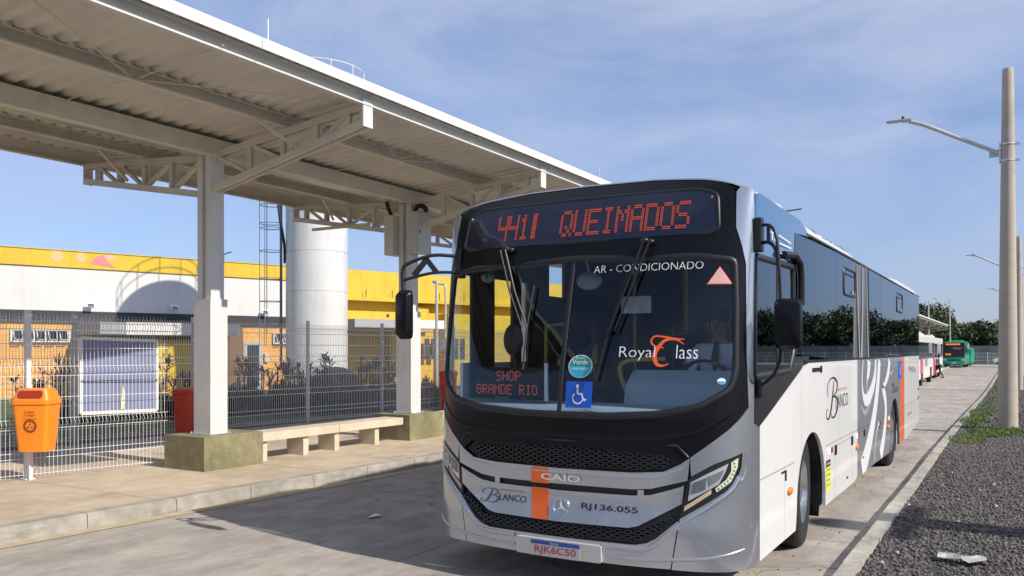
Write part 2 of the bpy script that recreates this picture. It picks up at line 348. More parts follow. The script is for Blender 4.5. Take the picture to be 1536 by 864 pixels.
# drain/cast shadow caster: pole off the right of the frame
# ================================================================== BUS SURFACE
BW = 1.30; XC = -2.87; YS = 6.03; NE = 2.8
_a = np.sin(np.linspace(0, pi/2, 2001)); _s = 1-(np.clip(1-_a**NE, 0, 1))**(1/NE); _x = BW*_a; _y = .5*_s
_t = np.concatenate([[0], np.cumsum(np.hypot(np.diff(_x), np.diff(_y)))]); TT = float(_t[-1])
ZK = [0, .25, .5, .7, 1.3, 1.6, 2.0, 2.45, 2.7, 2.85, 2.95, 3.02, 3.1]; YK = [5.50, 5.46, 5.45, 5.48, 5.50, 5.54, 5.63, 5.74, 5.80, 5.85, 5.90, 5.97, 6.05]
def Sf(t, z):
    a = abs(t); sg = 1 if t >= 0 else -1; x = float(np.interp(a, _t, _x)); s_ = float(np.interp(a, _t, _s))
    y0 = float(np.interp(z, ZK, YK)); Y = y0+(YS-y0)*s_
    if a > TT: Y += a-TT
    return Vector((XC+sg*x, Y, z))
def Sn(t, z):
    h = 4e-3; a = Sf(t+h, z)-Sf(t-h, z); b = Sf(t, z+h)-Sf(t, z-h)
    n = a.cross(b); n.normalize(); return n      # outward
def So(t, z, off=0.): return Sf(t, z)+Sn(t, z)*off if off else Sf(t, z)
def tY(Y): return TT+(Y-YS)
def mirror(p): return [(-x, y) for x, y in p][::-1]
def sym(half): # half listed from centre outwards (t>=0) -> closed symmetric polygon
    return half+[(-x, y) for x, y in half[::-1] if abs(x) > 1e-6]
def fillet(poly, r=.03, n=4):
    out = []; m = len(poly)
    for i in range(m):
        p0, p, p2 = [Vector(poly[(i+k) % m]) for k in (-1, 0, 1)]; a = p0-p; b = p2-p
        rr = min(r, a.length*.45, b.length*.45); A = p+a.normalized()*rr; B = p+b.normalized()*rr
        for k in range(n+1):
            t = k/n; q = A*(1-t)**2+p*2*t*(1-t)+B*t*t; out.append((q.x, q.y))
    return out
def panel(name, m, parent, poly, off=0., th=.02, holes=(), st=.05, sz=.08, smooth=60):
    """poly in (t,z) on the bus surface; curved plate with thickness"""
    loops = [poly]+list(holes); flat = [p for l in loops for p in l]
    tri = tessellate_polygon([[Vector((p[0], p[1], 0)) for p in l] for l in loops])
    b = bmesh.new(); vs = [b.verts.new((p[0], p[1], 0)) for p in flat]
    for t in tri:
        try: b.faces.new([vs[i] for i in t])
        except ValueError: pass
    ts = [p[0] for p in flat]; zs = [p[1] for p in flat]; t0, t1 = max(min(ts), -TT), min(max(ts), TT)
    cuts = []
    k = math.ceil(t0/st)*st
    while k < t1: cuts.append(((k, 0, 0), (1, 0, 0))); k += st
    if t0 < t1 and min(ts) < TT and max(ts) > -TT:
        k = math.ceil(min(zs)/sz)*sz
        while k < max(zs): cuts.append(((0, k, 0), (0, 1, 0))); k += sz
    for co, no in cuts: bmesh.ops.bisect_plane(b, geom=b.verts[:]+b.edges[:]+b.faces[:], dist=1e-6, plane_co=co, plane_no=no)
    bmesh.ops.remove_doubles(b, verts=b.verts, dist=1e-6); bmesh.ops.recalc_face_normals(b, faces=b.faces)
    o3 = wloc(parent) if parent else Vector()
    b.verts.ensure_lookup_table(); mb = MB(); idx = {}
    for v in b.verts: idx[v] = len(mb.v); mb.v.append(tuple(So(v.co.x, v.co.y, off)-o3))
    for f in b.faces:
        c = [idx[v] for v in f.verts]
        if f.normal.z < 0: c = c[::-1]
        mb.f.append(tuple(c))
    nf = len(mb.f); bi = {}
    def bk(v):
        if v not in bi: bi[v] = (len(mb.v), len(mb.v)+1); mb.v.append(mb.v[idx[v]]); mb.v.append(tuple(So(v.co.x, v.co.y, off-th)-o3))
        return bi[v]
    for e in b.edges:
        if len(e.link_faces) == 1:
            A, B = bk(e.verts[0]), bk(e.verts[1]); mb.f.append((A[0], B[0], B[1], A[1]))
    b.free(); me = bpy.data.meshes.new(name); me.from_pydata(mb.v, [], mb.f); me.materials.append(m)
    me.polygons.foreach_set('use_smooth', [i < nf for i in range(len(me.polygons))]); me.update()
    o = bpy.data.objects.new(name, me); COL.objects.link(o); o.parent = parent; return o
def flat(name, m, parent, vf, off=.003, sub=True):
    """2d mesh (t,z) laid on the surface"""
    vs, fs = vf; o3 = wloc(parent); me = bpy.data.meshes.new(name)
    me.from_pydata([tuple(So(x, y, off)-o3) for x, y in vs], [], fs); me.materials.append(m); me.update()
    o = bpy.data.objects.new(name, me); COL.objects.link(o); o.parent = parent; return o
def ridge(name, m, parent, pts, w_, h, n=6, off=0., closed=False, seg=7):
    C = catmull([tuple(p) for p in pts], n, closed) if n > 1 else [tuple(p) for p in pts]
    m_ = len(C); ww = w_ if isinstance(w_, (list, tuple)) else None; mb = MB()
    for i, p in enumerate(C):
        a = C[i-1] if (closed or i) else C[0]; b = C[(i+1) % m_] if (closed or i+1 < m_) else C[-1]
        dx, dy = b[0]-a[0], b[1]-a[1]; l = hypot(dx, dy) or 1; nx, ny = -dy/l, dx/l
        W_ = w_ if ww is None else float(np.interp(i/(m_-1), np.linspace(0, 1, len(ww)), ww))
        for k in range(seg):
            u = -1+2*k/(seg-1); hh = off+h*max(0., 1-u*u)**.5
            mb.v.append(tuple(So(p[0]+nx*W_/2*u, p[1]+ny*W_/2*u, hh-.001)))
    for i in range(m_ if closed else m_-1):
        j = (i+1) % m_
        for k in range(seg-1): mb.f.append((i*seg+k, i*seg+k+1, j*seg+k+1, j*seg+k))
    return mb.build(name, m, parent, smooth=60)
def inpoly(x, y, P):
    c = False; j = len(P)-1
    for i in range(len(P)):
        if (P[i][1] > y) != (P[j][1] > y) and x < (P[j][0]-P[i][0])*(y-P[i][1])/(P[j][1]-P[i][1])+P[i][0]: c = not c
        j = i
    return c

M_silver = mat('silver_paint', (.46, .485, .53), .25, metal=.75, coat=.7)
M_bwhite = mat('bus_white_paint', (.82, .82, .81), .24, coat=.6, var=.04, vs=1.2, dirt=.05)
M_gloss = mat('gloss_black', (.010, .011, .014), .16, coat=.3, spec=.35)
M_sat = mat('satin_black', (.006, .006, .008), .27, spec=.22)
M_gray = mat('grey_livery', (.205, .22, .25), .28, coat=.5)
M_orange = mat('orange_livery', (.80, .13, .015), .3, coat=.4)
M_chrome = mat('chrome', (.85, .86, .88), .12, metal=1.)
M_sideglass = glass('tinted_side_glass', (.035, .045, .06), 2.0, 0., (.74, .87, 1.))
M_wind = glass('windscreen_glass', (.80, .87, .94), 1.48, 0., (.85, .93, 1.))
M_door = glass('door_glass', (.82, .85, .86), 1.35)
M_door2 = glass('left_side_glass', (.85, .88, .9), 1.2)
M_ink = mat('black_print', (.012, .012, .014), .5)
M_wp = mat('white_print', (.82, .82, .82), .5)
M_red = mat('red_lens', (.45, .02, .02), .25)
M_amb = mat('amber_lens', (.75, .22, .02), .25)
M_int = mat('grey_interior', (.30, .36, .38), .6)
M_intd = mat('dark_interior', (.03, .04, .06), .7)
M_yel = mat('yellow_handrail', (.55, .38, .03), .4)

bus = thing('city_bus', 'large silver, white and black city bus parked at the front beside the platform', 'bus', (XC, 11.7, 0))
def T(Y): return tY(Y)
Z_G = 2.79
# ---- front: mask
ws = fillet(sym([(0, 2.47), (.96, 2.44), (1.235, 2.405), (1.262, 2.06), (1.275, 1.62), (1.235, 1.50), (1.02, 1.38), (.74, 1.325), (.39, 1.302), (0, 1.298)]), .05)
mask = sym([(0, 3.065), (.55, 3.055), (.95, 3.015), (1.13, 2.97), (1.215, 2.90), (1.225, 2.64), (1.28, 2.51), (1.325, 2.38), (1.355, 1.75), (1.39, 1.36), (1.22, 1.215), (.97, 1.03), (.90, .985), (.79, .93), (.57, .912), (0, .905)])
panel('front_mask', M_sat, bus, mask, 0, .03, [ws, sym([(0, 1.072), (.82, 1.06), (.90, .995), (.79, .938), (.56, .922), (0, .914)])])
# thin trim line on the mask
ridge('mask_crease', M_sat, bus, [(x, y) for x, y in [(-1.24, 1.34), (-1.0, 1.20), (-.6, 1.15), (0, 1.14), (.6, 1.15), (1.0, 1.20), (1.24, 1.34)]], .035, .008)
ridge('windscreen_gasket', M_black, bus, ws, .055, .016, 1, closed=True)
gl = bus
panel('windscreen_pane', M_wind, bus, [p for p in fillet([(-.012, 2.465), (-.96, 2.435), (-1.23, 2.40), (-1.257, 2.06), (-1.27, 1.62), (-1.23, 1.505), (-1.02, 1.385), (-.74, 1.33), (-.39, 1.307), (-.012, 1.303)], .03, 3)], -.006, .004)
panel('windscreen_pane', M_wind, bus, [p for p in fillet([(.012, 2.465), (.96, 2.435), (1.23, 2.40), (1.257, 2.06), (1.27, 1.62), (1.23, 1.505), (1.02, 1.385), (.74, 1.33), (.39, 1.307), (.012, 1.303)], .03, 3)], -.006, .004)
ridge('windscreen_divider', M_black, bus, [(-.012, 2.47), (-.012, 1.30)], .04, .008, 12)
# destination sign
sg = fillet(sym([(0, 2.945), (.93, 2.94), (1.07, 2.895), (1.10, 2.64), (1.05, 2.605), (0, 2.60)]), .05)
sign = panel('destination_sign', mat('sign_glass_navy', (.006, .010, .028), .12, coat=.3), bus, sg, .004, .01)
ridge('sign_frame', M_black, bus, sg, .03, .014, 1, closed=True)
F5 = {'Q': '01110 10001 10001 10001 10101 10010 01101', 'U': '10001 10001 10001 10001 10001 10001 01110', 'E': '11111 10000 10000 11110 10000 10000 11111',
      'I': '01110 00100 00100 00100 00100 00100 01110', 'M': '10001 11011 10101 10101 10001 10001 10001', 'A': '01110 10001 10001 11111 10001 10001 10001',
      'D': '11110 10001 10001 10001 10001 10001 11110', 'O': '01110 10001 10001 10001 10001 10001 01110', 'S': '01111 10000 10000 01110 00001 00001 11110',
      '4': '10001 10001 10001 11111 00001 00001 00001', '1': '00100 01100 00100 00100 00100 00100 01110', 'l': '01100 01100 01100 01100 01100 01100 01100',
      'H': '10001 10001 10001 11111 10001 10001 10001', 'P': '11110 10001 10001 11110 10000 10000 10000', 'G': '01110 10001 10000 10111 10001 10001 01110',
      'R': '11110 10001 10001 11110 10100 10010 10001', 'N': '10001 11001 10101 10011 10001 10001 10001'}
def led(b, s, x0, z0, px, pz, r, f, k=2, adv=11, off=.004):
    x = x0
    for ch in s:
        if ch in F5:
            for i, row in enumerate(F5[ch].split()):
                for j, c in enumerate(row):
                    if c == '1':
                        for a in range(k):
                            for e in range(k):
                                X = x+(j*k+a)*px; Z = z0+((6-i)*k+e)*pz
                                q = [f(X-r*.8, Z-r), f(X+r*.8, Z-r), f(X+r*.8, Z+r), f(X-r*.8, Z+r)]
                                b.add(q, [(0, 1, 2, 3)])
        x += adv*px
M_led = mat('led_dots', (.3, .02, .01), .5, emit=(1., .16, .09), es=.33)
b = MB(); fm = lambda x, z: So(x, z, .009)
led(b, 'QUEIMADOS', -.155, 2.655, .0106, .0148, .0046, fm); led(b, '441l', -.74, 2.66, .0098, .0148, .0046, fm, adv=10.5)
stuff(b.build('led_matrix', M_led, bus, fix=False))
for tx in (-1.045, 1.03):
    mount = MB(); mount.ell(So(tx, 2.87, .006), (.009, .006, .009), 8, 5); mount.build('sign_screw', M_chrome, bus)
# ---- silver parts
def sil(name, half, off=.006, m=M_silver, th=.03, **k): return panel(name, m, bus, sym(half), off, th, **k)
sil('grille_bar', [(0, .905), (.57, .912), (.79, .93), (.90, .985), (.965, 1.03), (.955, .91), (.95, .875), (.90, .862), (.70, .808), (.57, .796), (0, .792)])
sil('emblem_panel', [(0, .744), (.57, .752), (.70, .764), (.90, .828), (.93, .842), (.915, .715), (.62, .545), (.55, .528), (0, .52)])
blk = panel('grille_backing', M_black, bus, sym([(0, 1.09), (.90, 1.08), (.965, .98), (.95, .60), (.74, .45), (.65, .41), (0, .40)]), -.03, .01)
bp = [(0, .408), (.60, .412), (.68, .43), (.75, .47), (.895, .60), (.885, .50), (.845, .265), (.5, .262), (0, .262)]
sil('front_bumper', bp)
house = fillet([(.965, .895), (1.13, .985), (1.325, 1.055), (1.315, .97), (1.26, .85), (.93, .625), (.905, .63), (.915, .70)], .02)
corner = [(.968, 1.033), (.975, .905), (1.13, .993), (1.335, 1.065), (1.325, .965), (1.27, .843), (.905, .612), (.893, .50), (.853, .262), (1.15, .255), (1.40, .25), (TT+.03, .25), (TT+.03, 1.22), (1.47, 1.26), (1.47, 1.50), (1.395, 1.37), (1.22, 1.222)]
panel('corner_panel', M_silver, bus, corner, .006, .03); panel('corner_panel', M_silver, bus, mirror(corner), .006, .03)
pil = [(1.395, 1.37), (1.47, 1.50), (1.455, 2.5), (1.43, 2.80), (1.40, 2.91), (1.26, 2.945), (1.22, 2.90), (1.232, 2.64), (1.287, 2.51), (1.332, 2.38), (1.362, 1.75)]
panel('corner_pillar', M_silver, bus, pil, .006, .03); panel('corner_pillar', M_silver, bus, mirror(pil), .006, .03)
for sgn in (1, -1):
    q = lambda pts: [(sgn*x, y) for x, y in pts]
    ridge('bumper_crease', M_silver, bus, q([(0.36, .385), (.62, .385), (.72, .415), (.90, .565), (1.10, .70), (1.25, .81), (1.315, .90)]), .045, .018)
    ridge('bumper_crease', M_silver, bus, q([(.36, .315), (.60, .312), (.83, .328), (1.1, .35), (1.36, .395)]), .03, .012)
    ridge('bar_crease', M_silver, bus, q([(0, .875), (.55, .882), (.76, .90), (.93, .965)]), .03, .010)
    ridge('bar_crease', M_silver, bus, q([(0, .728), (.56, .735), (.72, .750), (.905, .812)]), .018, .008)
    ridge('panel_gap', M_black, bus, q([(1.325, .90), (1.40, .83), (1.46, .72), (1.475, .5), (1.475, .28)]), .006, .002)
    ridge('lamp_surround', M_silver, bus, q([(1.36, 1.075), (1.372, .98), (1.35, .90), (1.31, .86)]), .02, .01)
    pp = panel('headlight', M_black, bus, q(house) if sgn > 0 else q(house)[::-1], .0, .02)
    def hp(name, m, pts, off, **k): return panel(name, m, pp, q(pts) if sgn > 0 else q(pts)[::-1], off, .01, **k)
    pp.location = -Vector((0, 0, 0))
    # sub-parts use bus-relative coordinates
    hp('reflector', mat('lamp_reflector', (.62, .64, .66), .22, metal=.5), [(.972, .865), (1.08, .925), (1.225, .995), (1.205, .94), (1.16, .855), (.955, .735)], .006)
    hp('lamp_lens', mat('lens_dark', (.10, .12, .14), .08, coat=1.), [(.99, .865), (1.075, .90), (1.07, .82), (.98, .79)], .014)
    hp('lamp_lens', mat('lens_dark2', (.16, .18, .20), .08, coat=1.), [(1.09, .91), (1.195, .955), (1.165, .89), (1.10, .845)], .014)
    hp('daylight_strip', mat('drl_plastic', (.55, .56, .42), .3), [(1.245, 1.0), (1.30, 1.03), (1.292, .965), (1.245, .87), (1.145, .80), (1.135, .825), (1.21, .885), (1.245, .94)], .006)
    hp('turn_signal', mat('turn_amber', (.50, .40, .27), .3), [(.935, .70), (1.11, .82), (1.11, .79), (.93, .665)], .006)
    dm = MB()
    for tx, tz in ((1.27, 1.0), (1.277, .975), (1.27, .95), (1.258, .925), (1.243, .90), (1.225, .88), (1.205, .862), (1.185, .845), (1.165, .83)):
        dm.ell(So(sgn*tx, tz, .012), (.009, .006, .008), 6, 4)
    dm.build('led_dot', mat('led_white', (.8, .8, .65), .2), pp)
# grilles: raised mesh cells
def cells(half_poly, dt, dz, name, wd, ht):
    P = sym(half_poly); b = MB(); z = min(p[1] for p in P); r = 0
    while z < max(p[1] for p in P):
        t = -1.+(dt/2 if r % 2 else 0)
        while t < 1.:
            if all(inpoly(t+a, z+c, P) for a in (-wd*.4, wd*.4) for c in (-ht*.5, ht*.5)):
                h1 = [(-wd*.5, 0), (-wd*.28, -ht*.5), (wd*.28, -ht*.5), (wd*.5, 0), (wd*.28, ht*.5), (-wd*.28, ht*.5)]
                o_ = [So(t+x, z+y, .0) for x, y in h1]; i_ = [So(t+x*.72, z+y*.55, .002) for x, y in h1]; d_ = [So(t+x*.66, z+y*.5, -.02) for x, y in h1]
                e_ = [So(t+x, z+y, -.02) for x, y in h1]
                b.add(e_+o_+i_+d_, [(k, (k+1) % 6, (k+1) % 6+6, k+6) for k in range(6)]+[(k+6, (k+1) % 6+6, (k+1) % 6+12, k+12) for k in range(6)]+[(k+12, (k+1) % 6+12, (k+1) % 6+18, k+18) for k in range(6)])
            t += dt
        z += dz; r += 1
    return stuff(b.build(name, M_gl2, bus, fix=False))
M_gl2 = mat('grille_gloss', (.008, .008, .010), .22, coat=.3)
gr = sym([(0, 1.062), (.80, 1.05), (.885, .99), (.78, .94), (.56, .925), (0, .918)])
ridge('grille_frame', M_black, bus, sym([(0, 1.112), (.88, 1.112), (.955, 1.035)])[0:3]+[], .02, .012, 1); ridge('grille_frame', M_black, bus, [(0, 1.112), (-.88, 1.112), (-.955, 1.035)], .02, .012, 1)
cells([(0, 1.066), (.81, 1.055), (.885, .985), (.78, .935), (.56, .92), (0, .912)], .072, .017, 'upper_grille', .066, .026)
cells([(0, .518), (.62, .53), (.90, .69), (.885, .60), (.74, .475), (.65, .425), (0, .415)], .072, .017, 'lower_grille', .066, .026)
for tx in (-.545, .63): panel('slot_clip', M_silver, bus, [(tx-.022, .795), (tx+.022, .795), (tx+.022, .752), (tx-.022, .752)], .004, .02)
# orange stripe
panel('orange_stripe', M_orange, bus, [(-.235, .903), (-.085, .903), (-.085, .786), (-.235, .786)], .0085, .003)
panel('orange_stripe', M_orange, bus, [(-.23, .752), (-.082, .752), (-.072, .522), (-.215, .522)], .0085, .003)
# writings on the front
def put(s, x0, x1, z0, z1, m, off, name='lettering', offset=0.):
    vs, fs = txt(s, 1., offset); return flat(name, m, bus, (fit(vs, x0, x1, z0, z1), fs), off)
put('CAIO', -.145, .18, .815, .862, M_chrome, .018, 'chrome_emblem', .02)
put('RJ136.055', .19, .615, .617, .672, M_ink, .011, 'fleet_number', .012)
put('LANCO', -.515, -.27, .625, .675, mat('dark_grey_print', (.05, .05, .055), .5), .011, 'company_name')
put('TRANSPORTES', -.51, -.30, .697, .712, mat('red_print', (.55, .12, .12), .5), .011)
def Bscript(x0, z0, sx, sz, m, off, k=1.):
    S1 = [((.62, .95), .03), ((.52, .6), .09), ((.40, .25), .10), ((.22, .02), .07), ((.05, .05), .04), ((.03, .2), .03), ((.12, .25), .05)]
    S2 = [((.15, .55), .03), ((.1, .78), .04), ((.3, .97), .04), ((.62, 1.0), .06), ((.88, .86), .09), ((.80, .63), .07), ((.55, .53), .03)]
    S3 = [((.55, .53), .03), ((.85, .48), .08), ((.92, .25), .11), ((.70, .03), .08), ((.45, .02), .04), ((.40, .12), .03)]
    for st in (S1, S2, S3):
        v, f = ribbon2([p for p, _ in st], [q*k for _, q in st], 5)
        flat('script_letter', m, bus, ([(x0+x*sx, z0+y*sz) for x, y in v], f), off)
Bscript(-.70, .60, .19, .105, mat('grey_print', (.13, .13, .15), .4), .0115)
# star emblem
em = MB(); c0 = So(.028, .628, .014); nn = Sn(.028, .628); rr = nn.cross(Vector((0, 0, 1))).normalized(); rr = -rr if rr.x < 0 else rr; uu = rr.cross(nn); uu = uu if uu.z > 0 else -uu
em.tube([c0+rr*(.062*cos(a))+uu*(.062*sin(a)) for a in np.linspace(0, 2*pi, 33)[:-1]], .0045, 6, closed=True)
for k in range(3):
    a = pi/2+k*2*pi/3; tip = c0+rr*(.060*cos(a))+uu*(.060*sin(a)); s1 = c0+rr*(.014*cos(a+pi/3))+uu*(.014*sin(a+pi/3)); s2 = c0+rr*(.014*cos(a-pi/3))+uu*(.014*sin(a-pi/3)); md = c0+nn*.008
    em.add([tip, s1, md, s2], [(0, 1, 2), (0, 2, 3)])
em.build('star_emblem', M_chrome, bus, smooth=40, fix=False)
# number plate & bracket
br = panel('plate_bracket', mat('bumper_beige_silver', (.55, .54, .52), .4, metal=.2), bus, fillet([(-.33, .385), (.36, .385), (.36, .262), (-.33, .262)], .015), .035, .04)
def bput(name, m, poly, off, th=.004): return panel(name, m, bus, poly, off, th)
bput('number_plate', mat('plate_grey', (.55, .53, .52), .4, var=.15, vs=40), [(-.20, .378), (.20, .378), (.20, .262), (-.20, .262)], .042)
bput('plate_band', mat('plate_blue', (.03, .08, .35), .4), [(-.20, .378), (.20, .378), (.20, .348), (-.20, .348)], .044)
put('RJK6C50', -.17, .17, .270, .338, mat('plate_red', (.50, .05, .06), .5), .046, 'plate_number', .01)
put('BRASIL', -.035, .035, .356, .368, M_wp, .046)
# ---- windscreen stickers
put('AR - CONDICIONADO', .17, 1.0, 2.350, 2.405, M_wp, .0, 'windscreen_lettering', -.014)
put('Royal', .435, .70, 1.70, 1.80, M_wp, .0, 'windscreen_lettering', -.012); put('lass', .85, 1.0, 1.715, 1.81, M_wp, .0, 'windscreen_lettering', -.012)
M_os = mat('orange_print', (.85, .12, .02), .5)
for st in ([((.90, 1.815), .004), ((.84, 1.85), .014), ((.76, 1.84), .022), ((.70, 1.75), .03), ((.715, 1.68), .026), ((.76, 1.665), .014), ((.80, 1.68), .006)],
           [((.76, 1.79), .006), ((.70, 1.80), .012), ((.665, 1.835), .014), ((.69, 1.872), .012), ((.76, 1.868), .012), ((.84, 1.855), .01), ((.90, 1.85), .006)]):
    v, f = ribbon2([p for p, _ in st], [q for _, q in st], 7); flat('script_letter', M_os, bus, (v, f), .0)
panel('warning_sticker', mat('sticker_pink', (.72, .40, .36), .5), bus, [(1.12, 2.36), (1.215, 2.24), (1.04, 2.24)][::-1], .002, .002)
panel('warning_sticker', mat('sticker_red', (.6, .08, .06), .5), bus, [(1.12, 2.365), (1.225, 2.235), (1.03, 2.235)][::-1], .0, .002)
panel('access_sign', mat('access_blue', (.01, .10, .55), .4), bus, [(.035, 1.545), (.245, 1.545), (.245, 1.352), (.035, 1.352)], .0, .003)
def access(cx_, cz, k, off):
    ring = [((cx_+k*.30*cos(a)-k*.03, cz-k*.12+k*.30*sin(a)), k*.075) for a in np.linspace(radians(130), radians(395), 14)]
    v, f = ribbon2([p for p, _ in ring], [q for _, q in ring], 2); flat('access_symbol', M_wp, bus, (v, f), off)
    for pl in ([(-.06, .42), (-.04, .12), (.22, .12)], [(.18, .12), (.34, -.22), (.46, -.16)]):
        v, f = ribbon2([(cx_+x*k, cz+y*k) for x, y in pl], [k*.10]*3, 5); flat('access_symbol', M_wp, bus, (v, f), off)
    v = [(cx_-.08*k+.09*k*cos(a), cz+.52*k+.09*k*sin(a)) for a in np.linspace(0, 2*pi, 13)[:-1]]; flat('access_symbol', M_wp, bus, (v, [tuple(range(12))]), off)
access(.14, 1.44, .135, .003)
def disc(cx_, cz, rx, rz, m, off, name='round_sticker', a0=0, a1=2*pi):
    v = [(cx_+rx*cos(a), cz+rz*sin(a)) for a in np.linspace(a0, a1, 29)[:-1 if a1-a0 > 6 else None]]
    return flat(name, m, bus, (v, [tuple(range(len(v)))]), off)
disc(.138, 1.655, .098, .085, M_wp, .0); disc(.138, 1.655, .090, .078, mat('sticker_green', (.02, .30, .24), .5), .001)
disc(.138, 1.655, .090, .078, mat('sticker_teal', (.02, .42, .60), .5), .002, a0=pi, a1=2*pi)
put('Verde', .07, .205, 1.668, 1.705, M_wp, .003); put('Selo', .10, .17, 1.71, 1.722, M_wp, .003); put('APROVADO', .07, .205, 1.628, 1.645, M_wp, .003)
disc(1.17, 1.56, .03, .022, M_wp, .0); disc(1.17, 1.56, .027, .02, mat('sticker_blue2', (.05, .30, .62), .5), .001, a0=pi, a1=2*pi)
# ---- wipers
def wiper(pts, blade, piv):
    b = MB()
    for off_ in (0, .045):
        b.tube([So(x+off_, z, .05) for x, z in pts], [.011, .009, .007][:len(pts)], 6)
    b.build('wiper_arm', M_black, bus, smooth=40)
    b = MB(); b.tube([So(x, z, .03) for x, z in blade], .008, 6); b.build('wiper_blade', M_black, bus)
    b = MB(); c = So(*piv, .03); b.ell(c, (.035, .03, .025), 10, 6); b.ell(So(piv[0]+.05, piv[1]-.01, .03), (.03, .03, .022), 10, 6); b.build('wiper_pivot', M_black, bus, smooth=40)
wiper([(-.66, 2.56), (-.52, 2.22), (-.37, 1.94)], [(-.315, 2.27), (-.335, 1.95), (-.33, 1.62)], (-.62, 2.575))
wiper([(.56, 2.56), (.46, 2.22), (.355, 1.90)], [(.46, 2.34), (.36, 1.95), (.28, 1.55)], (.56, 2.565))
# ---- right & left sides
def yz(*pts): return [(T(y), z) for y, z in pts]
arch1 = [(7.93+.63*cos(a), .42+.61*sin(a)) for a in np.linspace(pi, 0, 17)]
arch2 = [(14.08+.60*cos(a), .42+.61*sin(a)) for a in np.linspace(pi, 0, 17)]
def bothsides(name, m, poly, off=.0, th=.02, holes=(), **k):
    panel(name, m, bus, poly, off, th, holes, **k); return panel(name, m, bus, mirror(poly), off, th, [mirror(h) for h in holes], **k)
low = yz((6.10, .255), (7.26, .262), (7.30, .42))+[(T(a), b) for a, b in arch1[1:-1]]+yz((8.56, .42), (8.56, .262), (10.3, .262), (10.50, .30), (10.50, 1.66), (7.80, 1.66), (7.60, 1.63), (7.49, 1.60), (6.40, 1.30), (6.10, 1.22))
panel('side_panel', M_bwhite, bus, low, .004, .03)
lowL = yz((6.10, .255), (7.26, .262), (7.30, .42))+[(T(a), b) for a, b in arch1[1:-1]]+yz((8.56, .42), (8.56, .262), (10.3, .262), (10.50, .30), (10.50, 1.66), (6.10, 1.66))
panel('side_panel', M_bwhite, bus, mirror(lowL), .004, .03)
gp = yz((10.50, .29), (13.46, .262), (13.48, .42))+[(T(a), b) for a, b in arch2[1:-1]]+yz((14.69, .42), (14.70, .262), (14.80, .262), (14.80, 1.66), (10.50, 1.66))
bothsides('grey_panel', M_gray, gp, .004, .03)
bothsides('orange_band', M_orange, yz((14.80, .262), (15.35, .262), (15.42, 1.66), (14.83, 1.66)), .004, .03)
rp = yz((15.42, .262), (17.0, .33), (17.95, .41), (17.95, 1.66), (15.42, 1.66))
bothsides('rear_side_panel', M_bwhite, rp, .004, .03)
# black lower cab area + glass band
panel('cab_side_panel', M_gloss, bus, yz((5.90, 1.15), (6.02, 1.16), (6.10, 1.225), (6.40, 1.305), (7.46, 1.60), (7.60, 1.655), (7.80, 1.675), (7.80, 1.72), (7.21, 1.72), (7.05, 1.62), (6.10, 1.56), (5.93, 1.56)), .002, .02)
band = [(5.93, 1.56)]
winf = fillet(yz((5.96, 2.44), (7.18, 2.46), (7.21, 1.77), (7.05, 1.60), (5.96, 1.58)), .05)
sb = yz((5.90, 2.86), (5.90, 1.56), (6.10, 1.56), (7.05, 1.60), (7.21, 1.72), (17.93, 1.72), (17.93, 2.785), (7.80, 2.785), (7.68, 2.83), (7.42, 2.885), (6.1, 2.905))
def edgeglass(name, pts, m=M_sideglass, off=.006): return panel(name, m, bus, pts, off, .004)
# header above windows of the cab, glass panes along the side
panel('cab_header_panel', mat('sky_reflection_blue_gloss', (.008, .085, .22), .08, coat=1.), bus, yz((5.90, 2.86), (5.90, 2.45), (7.19, 2.47), (7.21, 2.75), (7.80, 2.785), (7.68, 2.83), (7.42, 2.885), (6.1, 2.905)), .004, .02)  # deep blue of the reflected sky is put into the base colour
ridge('roof_gutter', M_silver, bus, yz((7.75, 2.80), (10, 2.805), (17.93, 2.80)), .022, .02, 1)
ridge('roof_gutter', M_silver, bus, mirror(yz((7.75, 2.80), (10, 2.805), (17.93, 2.80))), .022, .02, 1)
ridge('cab_trim', M_black, bus, yz((5.95, 2.74), (6.6, 2.755), (7.75, 2.785)), .012, .004, 1)
ys = [7.21, 9.10, 10.55, 11.24, 12.46, 13.96, 15.85, 17.93]
for i in range(len(ys)-1):
    if i == 2: continue
    lo_ = 1.675 if i else 1.675
    panel('side_window', M_sideglass, bus, yz((ys[i]+.006, 2.78 if i else 2.75), (ys[i]+.006, lo_ if i else 1.74), (ys[i+1]-.006, lo_), (ys[i+1]-.006, 2.78)), .006, .005)
    panel('side_window', M_door2 if i == 0 else M_sideglass, bus, mirror(yz((ys[i]+.006, 2.78), (ys[i]+.006, lo_), (ys[i+1]-.006, lo_), (ys[i+1]-.006, 2.78))), .006, .005)
bothsides('window_band_graphic', mat('dark_graphic', (.07, .075, .085), .25, coat=.5), yz((10.55, 2.78), (10.55, 1.675), (11.24, 1.675), (11.24, 2.78)), .007, .01)
for y0, y1 in ((10.42, 10.62), (11.17, 11.30)):
    v, f = ribbon2([(T(y0), 2.77), (T((y0+y1)/2-.02), 2.2), (T(y1), 1.68)], [.03, .05, .07]); flat('white_graphic', mat('pale_grey_print', (.30, .31, .33), .4), bus, (v, f), .0145)
flat('white_graphic', mat('pale_grey_print', (.35, .36, .38), .4), bus, ribbon2([(T(10.85), 2.77), (T(10.82), 2.2), (T(10.75), 1.68)], [.06, .08, .12]), .0145)
bothsides('side_trim', M_black, yz((7.6, 1.685), (17.93, 1.685), (17.93, 1.66), (7.6, 1.66)), .008, .02)
